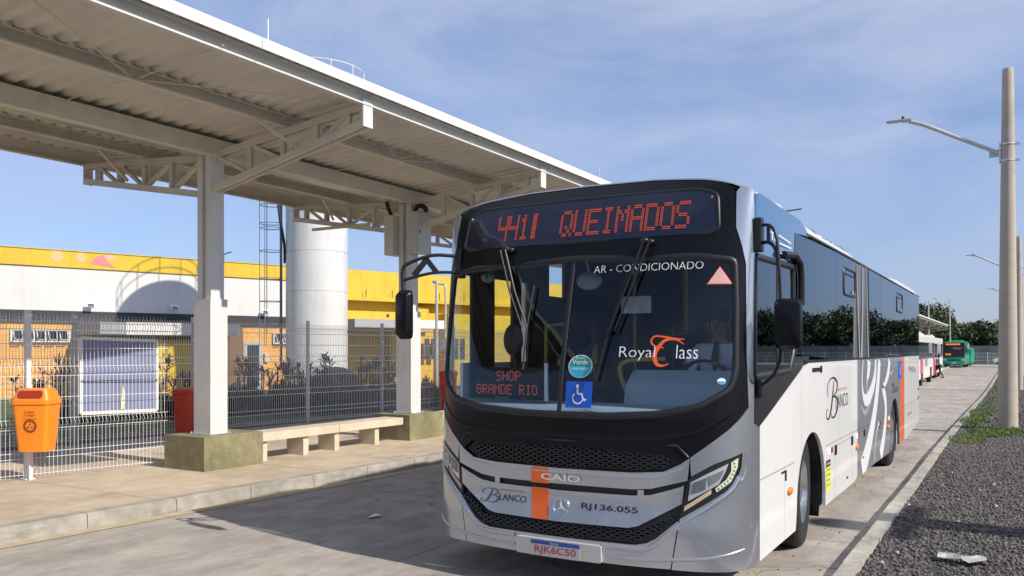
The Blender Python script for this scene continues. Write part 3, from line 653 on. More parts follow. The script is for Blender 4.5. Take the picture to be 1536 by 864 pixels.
# inner posts behind the glass so the interior reads dark
# driver window frame
ridge('window_frame', M_black, bus, winf, .06, .02, 1, closed=True)
ridge('window_frame', M_black, bus, yz((6.62, 2.42), (6.62, 1.62)), .045, .014, 8)
panel('driver_window', M_sideglass, bus, winf, .004, .004)
vis = MB(); vis.tube([So(T(a), b, .035) for a, b in ((6.70, 2.52), (7.1, 2.55), (7.28, 2.50), (7.33, 2.38), (7.33, 2.15))], .028, 8); vis.build('rain_visor', M_black, bus, smooth=40)
flat('lettering', M_wp, bus, ribbon2([(T(6.62), 2.60), (T(7.03), 2.60)], [.008, .008]), .02); put('TL', T(6.35), T(6.55), 2.60, 2.66, M_wp, .02)
flat('white_graphic', M_wp, bus, ribbon2([(T(6.6), 2.66), (T(7.02), 2.64), (T(6.98), 2.50), (T(6.65), 2.53)], [.008]*4, 1), .02)
for y0 in (9.56, 14.33):
    fr = fillet(yz((y0, 2.66), (y0+.76, 2.66), (y0+.76, 2.375), (y0, 2.375)), .07)
    ridge('vent_window_frame', M_black, bus, fr, .035, .012, 1, off=.006, closed=True); ridge('vent_window_frame', M_black, bus, yz((y0+.05, 2.60), (y0+.72, 2.60)), .02, .01, 2, off=.006)
    panel('vent_latch', M_chrome, bus, yz((y0+.5, 2.44), (y0+.62, 2.44), (y0+.62, 2.40), (y0+.5, 2.40)), .016, .01)
    ridge('vent_window_frame', M_black, bus, mirror(fr), .035, .012, 1, off=.006, closed=True)
# seams, hatches
SE = mat('seam_dark_grey', (.06, .06, .065), .8)  # dark grey of the panel joints
for pl in ([(6.10, .838), (7.24, .838)], [(6.87, .80), (6.87, .27)], [(7.49, 1.58), (7.49, .90)], [(9.28, 1.65), (9.28, .84)], [(8.56, .838), (10.5, .838)], [(10.5, .83), (13.4, .83)], [(12.1, .82), (12.1, .30)], [(11.3, .82), (11.3, .30)], [(16.6, 1.65), (16.6, .35)], [(15.42, .83), (17.9, .83)], [(9.08, .79), (10.14, .79), (10.14, .29)], [(9.08, .79), (9.02, .28)], [(14.85, .83), (15.4, .83)]):
    ridge('panel_seam', SE, bus, yz(*pl), .008, .0015, 1, off=.004); ridge('panel_seam', SE, bus, mirror(yz(*pl)), .008, .0015, 1, off=.004)
def chip(name, m, y0, y1, z0, z1, off=.012, th=.01): return panel(name, m, bus, yz((y0, z0), (y1, z0), (y1, z1), (y0, z1)), off, th)
chip('lock_plate', M_sat, 6.75, 6.90, .80, .815); chip('lock_plate', M_sat, 6.87, 6.90, .73, .81)
chip('hinge_cover', M_sat, 9.04, 9.14, .70, .80); chip('hinge_cover', M_sat, 10.06, 10.16, .70, .80); chip('hinge_cover', M_sat, 10.98, 11.06, .72, .80); chip('hinge_cover', M_sat, 12.3, 12.38, .72, .80)
chip('door_vent', M_sat, 7.93, 8.32, 1.575, 1.61); chip('door_vent', M_sat, 8.30, 8.36, 1.56, 1.625)
for y0 in (8.66, 10.36, 12.25, 13.3):
    chip('reflector_strip', M_wp, y0, y0+.13, .745, .80); chip('reflector_strip', M_red, y0+.13, y0+.26, .745, .80)
for y0, z0 in ((6.93, .60), (10.34, .615), (13.2, .62)):
    o = MB(); o.ell(So(T(y0+.09), z0+.03, .012), (.02, .07, .035), 10, 6); o.build('side_marker_lamp', M_amb, bus, smooth=60)
chip('yellow_notice', mat('notice_yellow', (.62, .68, .05), .5), 8.585, 8.80, .39, .625, .008, .003); chip('yellow_notice', M_ink, 8.585, 8.80, .625, .69, .008, .003)
for k in range(4): put('LEIA AQUI', T(8.61), T(8.77), .585-k*.05, .61-k*.05, M_ink, .0105)
put('ATENCAO', T(8.60), T(8.78), .645, .67, M_wp, .0105)
chip('drain_cap', M_ink, 9.75, 9.82, .365, .385); chip('drain_cap', M_ink, 10.9, 10.96, .46, .48); chip('rear_latch', M_ink, 17.75, 17.85, 1.0, 1.04); chip('rear_latch', M_ink, 17.75, 17.85, .84, .88)
Bscript(T(8.58), 1.09, .68, .40, M_ink, .007, .8)
put('LANCO', T(9.10), T(9.84), 1.17, 1.31, mat('dark_grey_print', (.05, .05, .055), .5), .008, 'company_name', -.01); put('TRANSPORTES', T(9.12), T(9.75), 1.345, 1.375, mat('red_print', (.55, .12, .12), .5), .008)
# giant script on the grey panels
for st in ([((10.93, 1.655), .05), ((10.84, 1.45), .07), ((10.90, 1.25), .10), ((11.15, 1.15), .16), ((11.55, 1.22), .20), ((11.9, 1.40), .20), ((12.02, 1.655), .14)],
           [((11.40, 1.655), .30), ((11.36, 1.52), .22), ((11.24, 1.40), .07), ((11.22, 1.22), .03)],
           [((12.36, 1.655), .26), ((12.2, 1.3), .28), ((11.85, .9), .30), ((11.3, .52), .34), ((10.8, .30), .36)],
           [((13.45, 1.655), .26), ((13.3, 1.45), .20), ((12.95, 1.30), .10), ((12.65, 1.26), .06)],
           [((12.62, 1.27), .05), ((12.72, 1.22), .14), ((12.98, 1.05), .22), ((13.0, .80), .24), ((12.75, .50), .26), ((12.45, .30), .28)],
           [((12.3, .80), .05), ((12.0, .6), .04), ((11.9, .32), .05)]):
    v, f = ribbon2([(T(p[0]), p[1]) for p, _ in st], [q*.95 for _, q in st], 7); v = [(max(T(10.52), min(a_, T(14.78))), max(.275, min(1.655, c_))) for a_, c_ in v]; flat('giant_script', mat('pearl_print', (.66, .67, .69), .35), bus, (v, f), .0068)
for st in ([((10.75, 1.10), .03), ((11.1, 1.00), .07), ((11.6, 1.12), .05)], [((13.2, 1.50), .03), ((13.7, 1.42), .05), ((14.1, 1.60), .03)]):
    v, f = ribbon2([(T(p[0]), p[1]) for p, _ in st], [q for _, q in st], 7); flat('pale_flourish', mat('pale_grey_print', (.35, .36, .38), .4), bus, (v, f), .0062)
put('CLASSE', T(13.75), T(14.5), 1.12, 1.19, M_ink, .009); put('XL', T(13.75), T(14.1), 1.21, 1.27, M_ink, .009)
panel('access_sign', mat('access_blue', (.01, .10, .55), .4), bus, fillet(yz((14.60, 1.60), (15.0, 1.60), (15.0, 1.31), (14.60, 1.31)), .03), .009, .004); access(T(14.79), 1.45, .16, .011)
put('Royal', T(16.1), T(16.75), 1.36, 1.50, mat('grey_print', (.13, .13, .15), .4), .008, offset=-.01); put('Class', T(16.75), T(17.3), 1.36, 1.46, mat('grey_print', (.13, .13, .15), .4), .008, offset=-.01)
put('RJ136.055', T(15.9), T(16.5), .62, .68, mat('grey_print', (.13, .13, .15), .4), .008)
# rear end, floor, roof
b = MB(); b.add([(XC-BW, 17.95, .42), (XC+BW, 17.95, .42), (XC+BW, 17.95, 2.79), (XC-BW, 17.95, 2.79), (XC-BW+.1, 18.1, .5), (XC+BW-.1, 18.1, .5), (XC+BW-.12, 18.08, 2.7), (XC-BW+.12, 18.08, 2.7)], [(4, 5, 6, 7), (0, 1, 5, 4), (1, 2, 6, 5), (2, 3, 7, 6), (3, 0, 4, 7)]); b.build('rear_wall', M_bwhite, bus)
b = MB(); b.box((XC, 12.0, .50), (1.64, 11.9, .06)); b.box((XC, 6.6, 1.14), (2.4, 1.4, .06)); b.box((XC, 13.3, 1.14), (2.4, 9.3, .04)); b.build('floor', M_intd, bus)
rows = []
nv = 33
def zt(t): return float(np.interp(abs(t), [0, .55, .95, 1.13, 1.3, TT], [3.065, 3.055, 3.015, 2.975, 2.92, 2.80]))
vs_ = np.linspace(-1, 1, nv)
r0 = [So(v*TT*.93, zt(v*TT*.93), .004) for v in vs_]; rows.append(r0)
def rz(v, front): 
    dx = (1-abs(v))*BW; base = 2.80+.21*(1-math.exp(-dx/.33)); fr_ = min(3.09, 2.86+.12*(1-math.exp(-dx/.08))+.11*(1-math.exp(-dx/.5)))
    return base*(1-front)+fr_*front
for Y, fr_, bl in ((5.98, 1, .35), (6.12, 1, .75), (6.5, 1, 1), (7.3, 1, 1), (7.62, .7, 1), (7.85, .1, 1), (8.2, 0, 1), (12, 0, 1), (17.95, 0, 1)):
    row = []
    for i, v in enumerate(vs_):
        p = Vector((XC+v*BW*.995, Y+.0*abs(v), rz(v, fr_)))
        q = Vector((r0[i].x, max(r0[i].y+.02, Y), p.z)); z_ = r0[i].z*(1-bl)+p.z*bl+.01*(1-bl)
        row.append(Vector((r0[i].x*(1-bl)+p.x*bl, max(Y, r0[i].y+.03*bl), z_)))
    rows.append(row)
b = MB()
for r_ in rows: b.v += [tuple(p) for p in r_]
for i in range(len(rows)-1):
    for j in range(nv-1): b.f.append((i*nv+j, i*nv+j+1, (i+1)*nv+j+1, (i+1)*nv+j))
b.build('roof', M_silver, bus, smooth=50)
b = MB(); b.box((XC, 12, 2.74), (2.5, 11.6, .03)); b.build('ceiling', M_int, bus)
# roof side fairings (coves) with lettering
def cove(y0, y1, sg_, name, m):
    b = MB(); n = 9; prof = []
    for k in range(n):
        a = pi/2*k/(n-1); prof.append((1.305-.34*(1-cos(a)), 2.81+.155*sin(a)))
    Ys = [y0, y0+.35, y1-.45, y1-.12, y1]; sc = [.05, 1, 1, .8, .12]
    for Y, s_ in zip(Ys, sc):
        for px_, pz in prof: b.v.append((XC+sg_*px_, Y, 2.81+(pz-2.81)*s_))
    for i in range(len(Ys)-1):
        for k in range(n-1): b.f.append((i*n+k, i*n+k+1, (i+1)*n+k+1, (i+1)*n+k))
    return b.build(name, m, bus, smooth=50)
for sg_ in (1, -1): cove(7.72, 10.25, sg_, 'roof_fairing', M_bwhite); cove(14.55, 17.6, sg_, 'roof_fairing', M_bwhite)
vs, fs = txt('AR - CONDICIONADO', 1.); vs = fit(vs, 8.05, 9.95, 0, 1); o3 = wloc(bus); me = bpy.data.meshes.new('roof_lettering')
def cvp(y, u): a = .25+u*.85; return (XC+1.305-.34*(1-cos(a))+.006*cos(a), y, 2.81+.155*sin(a)+.006*sin(a))
me.from_pydata([tuple(Vector(cvp(y, u))-o3) for y, u in vs], [], fs); me.materials.append(mat('grey_print', (.13, .13, .15), .4)); o = bpy.data.objects.new('roof_lettering', me); COL.objects.link(o); o.parent = bus
b = MB(); b.box((XC, 11.5, 2.98), (1.7, 4.2, .10)); b.build('air_conditioner', M_bwhite, bus, bevel=.04)
b = MB()
for yy, r_ in ((6.75, .20), (7.25, .22)): b.ell((XC+1.06, yy, 2.90), (r_*.75, r_*1.1, .14), 14, 8)
b.build('roof_dome', mat('pale_dome', (.62, .66, .64), .4), bus, smooth=60)
b = MB(); b.tube([(XC+.95, 7.7, 2.95), (XC+1.02, 8.0, 3.06), (XC+1.12, 8.35, 3.13)], .008, 6); b.build('aerial', M_black, bus)
# wheels
def wheel(parent, x, y, side, dual=False, name='wheel', R=.505, steer=0.):
    """side=+1 outer face looks to +X"""
    b = MB(); Z_ = Matrix.Rotation(steer, 3, 'Z'); M = Z_ @ Matrix.Rotation(pi/2*side, 3, 'Y'); zc = R-.01
    prof = [(.285, -.13), (.40, -.135), (.46, -.125), (.49, -.105), (.505, -.085), (.505, -.05), (.496, -.046), (.496, -.036), (.505, -.032), (.505, -.005), (.496, -.001), (.496, .009), (.505, .012), (.505, .085), (.49, .11), (.46, .13), (.40, .135), (.285, .125)]
    b.lathe(prof, (x, y, zc), 40, M); t = b.build(name, M_rub, parent, smooth=30)
    r = MB(); r.lathe([(.288, .122), (.275, .125), (.268, .06), (.25, .0 if not dual else -.06), (.17, -.01 if not dual else -.08), (.14, .02 if not dual else -.08), (.135, .07 if not dual else -.03), (.10, .10 if not dual else -.01), (.0, .105 if not dual else -.0)], (x, y, zc), 32, M)
    ri = r.build('rim', mat('steel_rim', (.60, .61, .62), .25, metal=.9, var=.15, vs=10), t, smooth=35)
    n_ = MB()
    for k in range(10):
        a = 2*pi*k/10; c = Vector((x, y, zc))+Z_ @ Vector((0, .205*cos(a), .205*sin(a))); e = Z_ @ Vector((side, 0, 0))
        n_.cyl(c+e*(-.02 if not dual else -.08), c+e*(.06 if not dual else -.02), .020, .016, 6)
    n_.build('wheel_nut', M_chrome, ri)
    return t
for y_, dl in ((7.93, False), (14.08, True)):
    wheel(bus, -1.735-(0 if dl else .02), y_-(0 if dl else .05), 1, dl, steer=0 if dl else radians(5)); wheel(bus, XC*2+1.735, y_, -1, dl, steer=0 if dl else radians(5))
    if dl: wheel(bus, -2.05, y_, 1, dl); wheel(bus, XC*2+2.05, y_, -1, dl)
    for sx in (-1.62, XC*2+1.62+.42):
        a = MB()
        n = 14; r_ = .66
        for k in range(n):
            a0, a1 = pi*k/n, pi*(k+1)/n
            for t_ in ((a0, a1),):
                P = [(sx if 0 else sx, y_+r_*cos(q), .42+r_*sin(q)) for q in t_]
                x1 = sx-.42
                a.add([P[0], P[1], (x1, P[1][1], P[1][2]), (x1, P[0][1], P[0][2])], [(0, 1, 2, 3)])
        a.add([(sx-.42, y_-.66, .30), (sx-.42, y_+.66, .30), (sx-.42, y_+.66, 1.08), (sx-.42, y_-.66, 1.08)], [(0, 1, 2, 3)])
        a.build('wheel_arch_liner', M_black, bus, fix=False)
    f = MB(); f.add([(-1.62, y_+.58, .16), (-1.98, y_+.62, .16), (-1.98, y_+.66, .75), (-1.60, y_+.66, .75)], [(0, 1, 2, 3)]); f.box((-1.8, y_+.67, .5), (.36, .015, .5)); f.build('mud_flap', M_black, bus)
b = MB(); b.box((XC, 12.0, .36), (1.5, 11.0, .1)); b.box((XC, 6.4, .40), (2.1, .7, .1)); b.bar((XC-1, 7.93, .45), (XC+.95, 7.93, .45), .14, .14); b.bar((XC-1, 14.08, .48), (XC+1, 14.08, .48), .2, .22); b.build('underframe', M_dark, bus)
# mirrors
ma = MB()
ma.tube(catmull([(-1.55, 6.0, 2.655), (-1.47, 5.98, 2.65), (-1.42, 5.96, 2.58), (-1.40, 5.95, 2.42), (-1.385, 5.94, 2.2), (-1.38, 5.94, 1.95), (-1.385, 5.94, 1.73), (-1.44, 5.97, 1.60), (-1.55, 6.02, 1.51)], 5), .0115, 8)
ma.tube(catmull([(-1.55, 6.0, 2.53), (-1.47, 5.98, 2.53), (-1.42, 5.96, 2.47), (-1.40, 5.95, 2.36)], 4), .013, 8)
ma.bar((-1.475, 5.98, 2.65), (-1.475, 5.98, 2.53), .02, .025)
mo = ma.build('mirror_arm', M_black, bus, smooth=50)
b = MB(); b.box((-1.545, 6.0, 2.59), (.05, .09, .24)); b.build('mirror_bracket', M_black, bus, bevel=.012)
b = MB(); b.box((-1.545, 6.05, 1.50), (.04, .11, .13)); b.build('mirror_bracket', M_black, bus, bevel=.012)
def mirror_head(c, w_, h, d, rz, name='mirror_head', par=bus):
    b = MB(); M = Matrix.Rotation(rz, 3, 'Z'); P = fillet([(-w_/2, -h/2), (w_/2, -h/2), (w_/2, h/2), (-w_/2, h/2)], .05, 5); n = len(P)
    for k, (s_, dd) in enumerate(((1, 0), (1.0, -.03), (.86, -d*.8), (.5, -d))):
        for p in P: b.v.append(tuple(M @ Vector((p[0]*s_, dd, p[1]*s_))+Vector(c)))
    for k in range(3):
        for i in range(n): b.f.append((k*n+i, k*n+(i+1) % n, (k+1)*n+(i+1) % n, (k+1)*n+i))
    b.f.append(tuple(3*n+i for i in range(n)))
    o = b.build(name, M_sat, par, smooth=25)
    g_ = MB(); g_.add([tuple(M @ Vector((p[0]*.95, .004, p[1]*.96))+Vector(c)) for p in P], [tuple(range(n))]); g_.build('mirror_glass', M_chrome, o)
mirror_head((-1.325, 5.92, 1.955), .185, .345, .08, radians(8))
# left (kerb side) mirror
b = MB()
b.tube(catmull([(-4.02, 5.86, 2.565), (-4.20, 5.72, 2.57), (-4.38, 5.62, 2.50), (-4.42, 5.60, 2.44), (-4.42, 5.60, 2.33), (-4.415, 5.60, 2.15), (-4.41, 5.60, 1.9)], 5), .015, 8)
b.tube(catmull([(-4.02, 5.86, 2.43), (-4.18, 5.73, 2.425), (-4.34, 5.64, 2.385), (-4.41, 5.60, 2.36)], 4), .013, 8)
b.bar((-4.24, 5.70, 2.54), (-4.34, 5.65, 2.40), .012, .05); b.bar((-4.25, 5.70, 2.545), (-4.17, 5.74, 2.43), .012, .045)
b.build('mirror_arm', M_black, bus, smooth=50)
b = MB(); b.box((-4.01, 5.87, 2.50), (.05, .08, .24)); b.build('mirror_bracket', M_black, bus, bevel=.012)
mirror_head((-4.36, 5.58, 2.07), .17, .41, .08, radians(-14))
# ---- interior
b = MB()
dp = [(-1.22, .0), (-1.0, -.12), (-.4, -.2), (.4, -.2), (1.0, -.12), (1.22, .0)]

tsd = np.linspace(-1.3, 1.3, 27)
for t_ in tsd:
    q_ = Sf(t_, 1.35); yf = q_.y+.07; x_ = XC+(q_.x-XC)*.96
    b.v += [(x_, yf, 1.0), (x_, yf, 1.29), (x_, yf+.05, 1.325), (x_, max(6.0, yf+.1), 1.36), (x_, 6.35, 1.34), (x_, 6.42, 1.22), (x_, 6.42, .8)]
for i in range(26):
    for k in range(6): b.f.append((i*7+k, i*7+k+1, i*7+k+8, i*7+k+7))
b.build('dashboard', M_int, bus, smooth=40)
b = MB(); b.prism([(6.05, 1.30), (6.10, 1.50), (6.25, 1.62), (6.45, 1.58), (6.5, 1.3)], (.95, 0, 0), (XC+.25, 0, 0), (1, 2)); b.build('instrument_cowl', M_int, bus, bevel=.05)
b = MB(); ctr = Vector((XC+.68, 6.62, 1.52)); nv_ = Vector((0, -.72, .69)); e1 = Vector((1, 0, 0)); e2 = nv_.cross(e1)
b.tube([ctr+e1*(.23*cos(a))+e2*(.23*sin(a)) for a in np.linspace(0, 2*pi, 29)[:-1]], .014, 6, closed=True); b.bar(ctr-e1*.22, ctr+e1*.22, .03, .02); b.cyl(ctr, ctr-nv_*.35, .03); b.build('steering_wheel', M_black, bus, smooth=40)
def seat(x, y, z, m, w_=.44):
    b = MB(); b.box((x, y, z), (w_, .44, .12)); M = Matrix.Rotation(radians(-8), 3, 'X'); b.box((x, y+.24, z+.36), (w_, .10, .70), M=M); b.box((x, y+.3, z-.25), (.1, .1, .4)); return b.build('passenger_seat', m, bus, bevel=.03)
M_seat = mat('seat_fabric', (.05, .09, .18), .8, var=.3, vs=14)
seat(XC+.70, 7.15, 1.22, mat('driver_seat_fabric', (.02, .025, .035), .8), .5)
for k in range(11):
    for sx in (-1.0, -.54, .56, 1.02): seat(XC+sx, 9.4+k*.75, .98, M_seat)
b = MB()
for x, y in ((-.28, 7.6), (.24, 7.6), (-.28, 9.0), (.3, 9.0), (-.28, 11), (.3, 11.0)): b.cyl((XC+x, y, .6), (XC+x, y, 2.7), .018, n=8)
b.tube(catmull([(XC+.22, 6.5, 1.2), (XC+.05, 6.5, 1.55), (XC+.10, 6.5, 1.68), (XC+.42, 6.55, 1.70)], 5), .02, 8); b.tube([(XC-.95, 7.0, 1.2), (XC-.93, 7.0, 2.0), (XC-.75, 7.05, 2.02)], .018, 8)
b.build('grab_rail', M_yel, bus, smooth=40)
b = MB(); b.box((XC+.25, 7.65, 1.5), (.02, .9, .9)); b.box((XC+.70, 7.62, 2.1), (.95, .03, 1.3)); b.build('cab_partition', mat('cab_partition_navy', (.012, .02, .045), .4), bus)
b = MB(); b.box((XC-.02, 12.5, 1.7), (2.3, .03, 2.2)); b.build('mid_partition', M_intd, bus)
# interior face of the left wall: windows with pillars near front door
b = MB()
SLOTS = ((6.2, 6.57), (6.90, 7.06), (7.20, 7.63), (7.97, 12.4))
b.box((XC-1.255, 6.8, 2.61), (.03, 1.64, .36)); b.box((XC-1.255, 7.8, 1.66), (.03, .36, 1.34))
for y0_, y1_ in SLOTS: b.box((XC-1.255, (y0_+y1_)/2, 1.95), (.03, y1_-y0_, 1.75))
b.box((XC-1.27, 6.7, 2.70), (.05, 1.3, .2)); b.box((XC-1.27, 6.7, 1.0), (.05, 1.3, .12)); b.build('door_frame', M_black, bus)
b = MB(); b.ell((XC-.05, 6.1, 2.33), (.115, .03, .075), 14, 8); b.cyl((XC-.05, 6.1, 2.40), (XC-.05, 6.05, 2.48), .012, n=6); b.build('rear_view_mirror', mat('mirror_back_green', (.20, .26, .24), .4), bus, smooth=60)
b = MB(); b.ell((XC-.98, 6.05, 2.40), (.065, .05, .055), 12, 8); b.ell((XC-.98, 6.0, 2.40), (.03, .03, .03), 10, 6); b.build('camera_dome', mat('mirror_back_green', (.2, .26, .24), .4), bus, smooth=60)
b = MB(); b.ell((XC-.82, 6.2, 1.86), (.10, .03, .14), 14, 8); b.cyl((XC-.82, 6.2, 1.75), (XC-.70, 6.1, 1.40), .012, n=6); b.build('round_mirror', M_black, bus, smooth=60)
b = MB(); b.box((XC-.64, 5.86, 1.515), (.66, .04, .24)); b.build('route_board', M_sat, bus)
b = MB(); fr_ = lambda x, z: Vector((XC+x, 5.836, z))
led(b, 'SHOP', -.76, 1.53, .0100, .0115, .0042, fr_, 1, 6); b2 = b
led(b, 'GRANDE RIO', -.955, 1.42, .0098, .0115, .0042, fr_, 1, 6)
stuff(b.build('route_leds', M_led, bus, fix=False))
b = MB(); b.box((XC-.30, 5.84, 1.52), (.03, .02, .30)); b.box((XC-.18, 7.4, 2.2), (.30, .04, .16)); b.build('route_board_bracket', M_galv, bus)
panel('front_door', mat('door_inner_blue', (.03, .10, .17), .4), bus, mirror(yz((5.98, .3), (7.2, .3), (7.2, .95), (5.98, .95))), .006, .03)
panel('door_window', M_door, bus, mirror(yz((5.98, .97), (7.2, .97), (7.2, 2.62), (5.98, 2.62))), .004, .004)

# ---- people
M_skin = mat('skin', (.30, .16, .10), .6, var=.08, vs=12)
M_skind = mat('skin_dark', (.16, .085, .055), .6, var=.08, vs=12)
def skin_mesh(name, verts, edges, rad, m, parent, root=0, sub=2):
    me = bpy.data.meshes.new(name); me.from_pydata(verts, edges, []); o = bpy.data.objects.new(name, me); COL.objects.link(o)
    md = o.modifiers.new('s', 'SKIN'); md.use_smooth_shade = True
    lay = me.skin_vertices[0] if me.skin_vertices else None
    if lay is None:
        b = bmesh.new(); b.from_mesh(me); b.verts.layers.skin.verify(); b.to_mesh(me); b.free(); lay = me.skin_vertices[0]
    for i, r in enumerate(rad):
        lay.data[i].radius = r if isinstance(r, tuple) else (r, r); lay.data[i].use_root = (i == root)
    o.modifiers.new('u', 'SUBSURF').levels = sub
    dg = bpy.context.evaluated_depsgraph_get(); e = o.evaluated_get(dg); nm = bpy.data.meshes.new_from_object(e)
    nm.materials.clear(); nm.materials.append(m); nm.polygons.foreach_set('use_smooth', [True]*len(nm.polygons)); nm.name = name
    bpy.data.objects.remove(o); bpy.data.meshes.remove(me)
    o = bpy.data.objects.new(name, nm); COL.objects.link(o); o.parent = parent; return o
def person(label, loc, rz, J, shirt, trous, skin, hairm, group=None, tie=None, shoes=True):
    """J: joints in local metres (facing -Y): pelvis, chest, neck, head, shL, elL, haL, shR, elR, haR, hipL, knL, anL, toL, hipR ..."""
    t = thing('person', label, 'person', loc, rz, group); V = []; E_ = []; R = []
    def ch(par, pts):
        k = par
        for p, r in pts: V.append(p); R.append(r); i = len(V)-1; (E_.append((k, i)) if k is not None else None); k = i
        return k
    P = lambda n: Vector(J[n]); lerp = lambda a, b, t_: tuple(Vector(a)*(1-t_)+Vector(b)*t_)
    V.append(J['pelvis']); R.append((.15, .11))
    ch(0, [(lerp(J['pelvis'], J['chest'], .5), (.135, .10)), (J['chest'], (.15, .115)), (lerp(J['chest'], J['neck'], .7), (.11, .09)), (J['neck'], .052), (lerp(J['neck'], J['head'], .5), .06), (J['head'], (.082, .095)), (tuple(P('head')+Vector((0, 0, .07))), (.07, .08))])
    for s_ in 'LR':
        k = ch(2, [(J['sh'+s_], .062)]); hd = (P('ha'+s_)-P('el'+s_)).normalized()
        k = ch(k, [(lerp(J['sh'+s_], J['el'+s_], .55), .052), (J['el'+s_], .042), (lerp(J['el'+s_], J['ha'+s_], .6), .035), (J['ha'+s_], .026)])
        palm = P('ha'+s_)+hd*.06; sd = hd.cross(Vector((0, 0, 1))); sd = sd.normalized() if sd.length > .1 else Vector((0, 1, 0)); k = ch(k, [(tuple(palm), (.036, .018))])
        for q, ln in zip((-.03, -.011, .009, .028), (.07, .085, .08, .062)):
            b0 = palm+hd*.035+sd*q; c_ = Vector((0, 0, -.02)); ch(k, [(tuple(b0), .009), (tuple(b0+hd*ln*.5), .0085), (tuple(b0+hd*ln+c_), .007)])
        th = P('ha'+s_)+hd*.03-sd*.035; ch(k-1 if False else k, [(tuple(th), .011), (tuple(th+hd*.04-sd*.02), .009)])
    for s_ in 'LR':
        ch(0, [(J['hip'+s_], .088), (lerp(J['hip'+s_], J['kn'+s_], .5), .078), (J['kn'+s_], .056), (lerp(J['kn'+s_], J['an'+s_], .35), .054), (J['an'+s_], .036), (J['to'+s_], .032)])
    skin_mesh('body', V, E_, R, skin, t)
    # shirt
    V2 = [J['pelvis'], lerp(J['pelvis'], J['chest'], .5), J['chest'], lerp(J['chest'], J['neck'], .72)]; R2 = [(.165, .125), (.155, .12), (.172, .135), (.12, .10)]; E2 = [(0, 1), (1, 2), (2, 3)]
    for s_ in 'LR':
        k = len(V2); V2 += [J['sh'+s_], lerp(J['sh'+s_], J['el'+s_], .5), J['el'+s_], lerp(J['el'+s_], J['ha'+s_], .25)]; R2 += [.078, .068, .056, .05]; E2 += [(2, k), (k, k+1), (k+1, k+2), (k+2, k+3)]
    skin_mesh('shirt', V2, E2, R2, shirt, t)
    V3 = [J['pelvis']]; R3 = [(.168, .128)]; E3 = []
    for s_ in 'LR':
        k = len(V3); V3 += [J['hip'+s_], lerp(J['hip'+s_], J['kn'+s_], .5), J['kn'+s_], lerp(J['kn'+s_], J['an'+s_], .5), lerp(J['kn'+s_], J['an'+s_], .92)]; R3 += [.102, .092, .07, .066, .058]; E3 += [(0, k)]+[(k+i, k+i+1) for i in range(4)]
    skin_mesh('trousers', V3, E3, R3, trous, t)
    h = P('head')+t.location.xyz*0
    def loc_build(mb, name, m, **k): o = mb.build(name, m, t, keep=True, **k); return o
    b = MB(); b.ell(h+Vector((0, .018, .055)), (.088, .098, .085), 16, 10); loc_build(b, 'hair', hairm, smooth=60)
    b = MB(); b.add([h+Vector((-.014, -.088, -.018)), h+Vector((.014, -.088, -.018)), h+Vector((0, -.115, -.02)), h+Vector((0, -.086, .02))], [(0, 1, 2), (0, 2, 3), (1, 3, 2)]); loc_build(b, 'nose', skin)
    for sx in (-1, 1):
        b = MB(); b.ell(h+Vector((sx*.031, -.083, .012)), (.013, .008, .008), 8, 6); loc_build(b, 'eye', mat('eye_dark', (.03, .02, .02), .2))
        b = MB(); b.ell(h+Vector((sx*.086, .0, .0)), (.012, .02, .03), 8, 6); loc_build(b, 'ear', skin)
    b = MB(); b.ell(h+Vector((0, -.084, -.047)), (.024, .008, .007), 8, 6); loc_build(b, 'mouth', mat('lips', (.20, .07, .06), .5))
    if tie is not None:
        n_ = P('neck'); c_ = P('chest'); b = MB(); f_ = Vector((0, -.135, 0))
        b.add([n_+Vector((-.02, -.075, -.02)), n_+Vector((.02, -.075, -.02)), c_+Vector((.032, -.148, .02)), c_+Vector((0, -.15, -.16)), c_+Vector((-.032, -.148, .02))], [(0, 1, 2, 4), (4, 2, 3)]); loc_build(b, 'tie', tie)
    if shoes:
        for s_ in 'LR':
            a_ = P('an'+s_); e_ = P('to'+s_); b = MB(); b.ell((a_+e_)/2+Vector((0, 0, -.025)), (.048, .145, .05), 12, 8); loc_build(b, 'shoe', M_black, smooth=60)
    return t
sit = dict(pelvis=(0, .0, .0), chest=(0, .03, .36), neck=(0, .01, .54), head=(0, -.02, .67), shL=(-.19, .03, .44), elL=(-.25, -.16, .22), haL=(-.16, -.40, .30), shR=(.19, .03, .44), elR=(.25, -.16, .22), haR=(.16, -.40, .30),
           hipL=(-.1, -.06, -.02), knL=(-.13, -.44, .0), anL=(-.13, -.42, -.42), toL=(-.13, -.58, -.45), hipR=(.1, -.06, -.02), knR=(.13, -.44, .0), anR=(.13, -.42, -.42), toR=(.13, -.58, -.45))
M_hair = mat('dark_hair', (.015, .012, .01), .7)
person('driver in white shirt and dark tie seated behind the windscreen of the front bus', (XC+.70, 7.10, 1.33), 0, sit, mat('white_shirt', (.75, .78, .82), .8), M_intd, M_skin, M_hair, tie=mat('navy_tie', (.01, .015, .04), .6))
stand = dict(pelvis=(0, 0, .93), chest=(0, -.02, 1.28), neck=(0, -.02, 1.46), head=(0, -.04, 1.60), shL=(-.19, -.01, 1.37), elL=(-.27, -.03, 1.10), haL=(-.33, -.22, .98), shR=(.19, -.01, 1.37), elR=(.27, -.03, 1.10), haR=(.22, -.25, 1.02),
             hipL=(-.1, 0, .88), knL=(-.11, -.03, .48), anL=(-.11, .02, .08), toL=(-.12, -.14, .04), hipR=(.1, 0, .88), knR=(.11, -.03, .48), anR=(.11, .02, .08), toR=(.12, -.14, .04))
st2 = {k: (v[0], v[1], v[2]) for k, v in sit.items()}
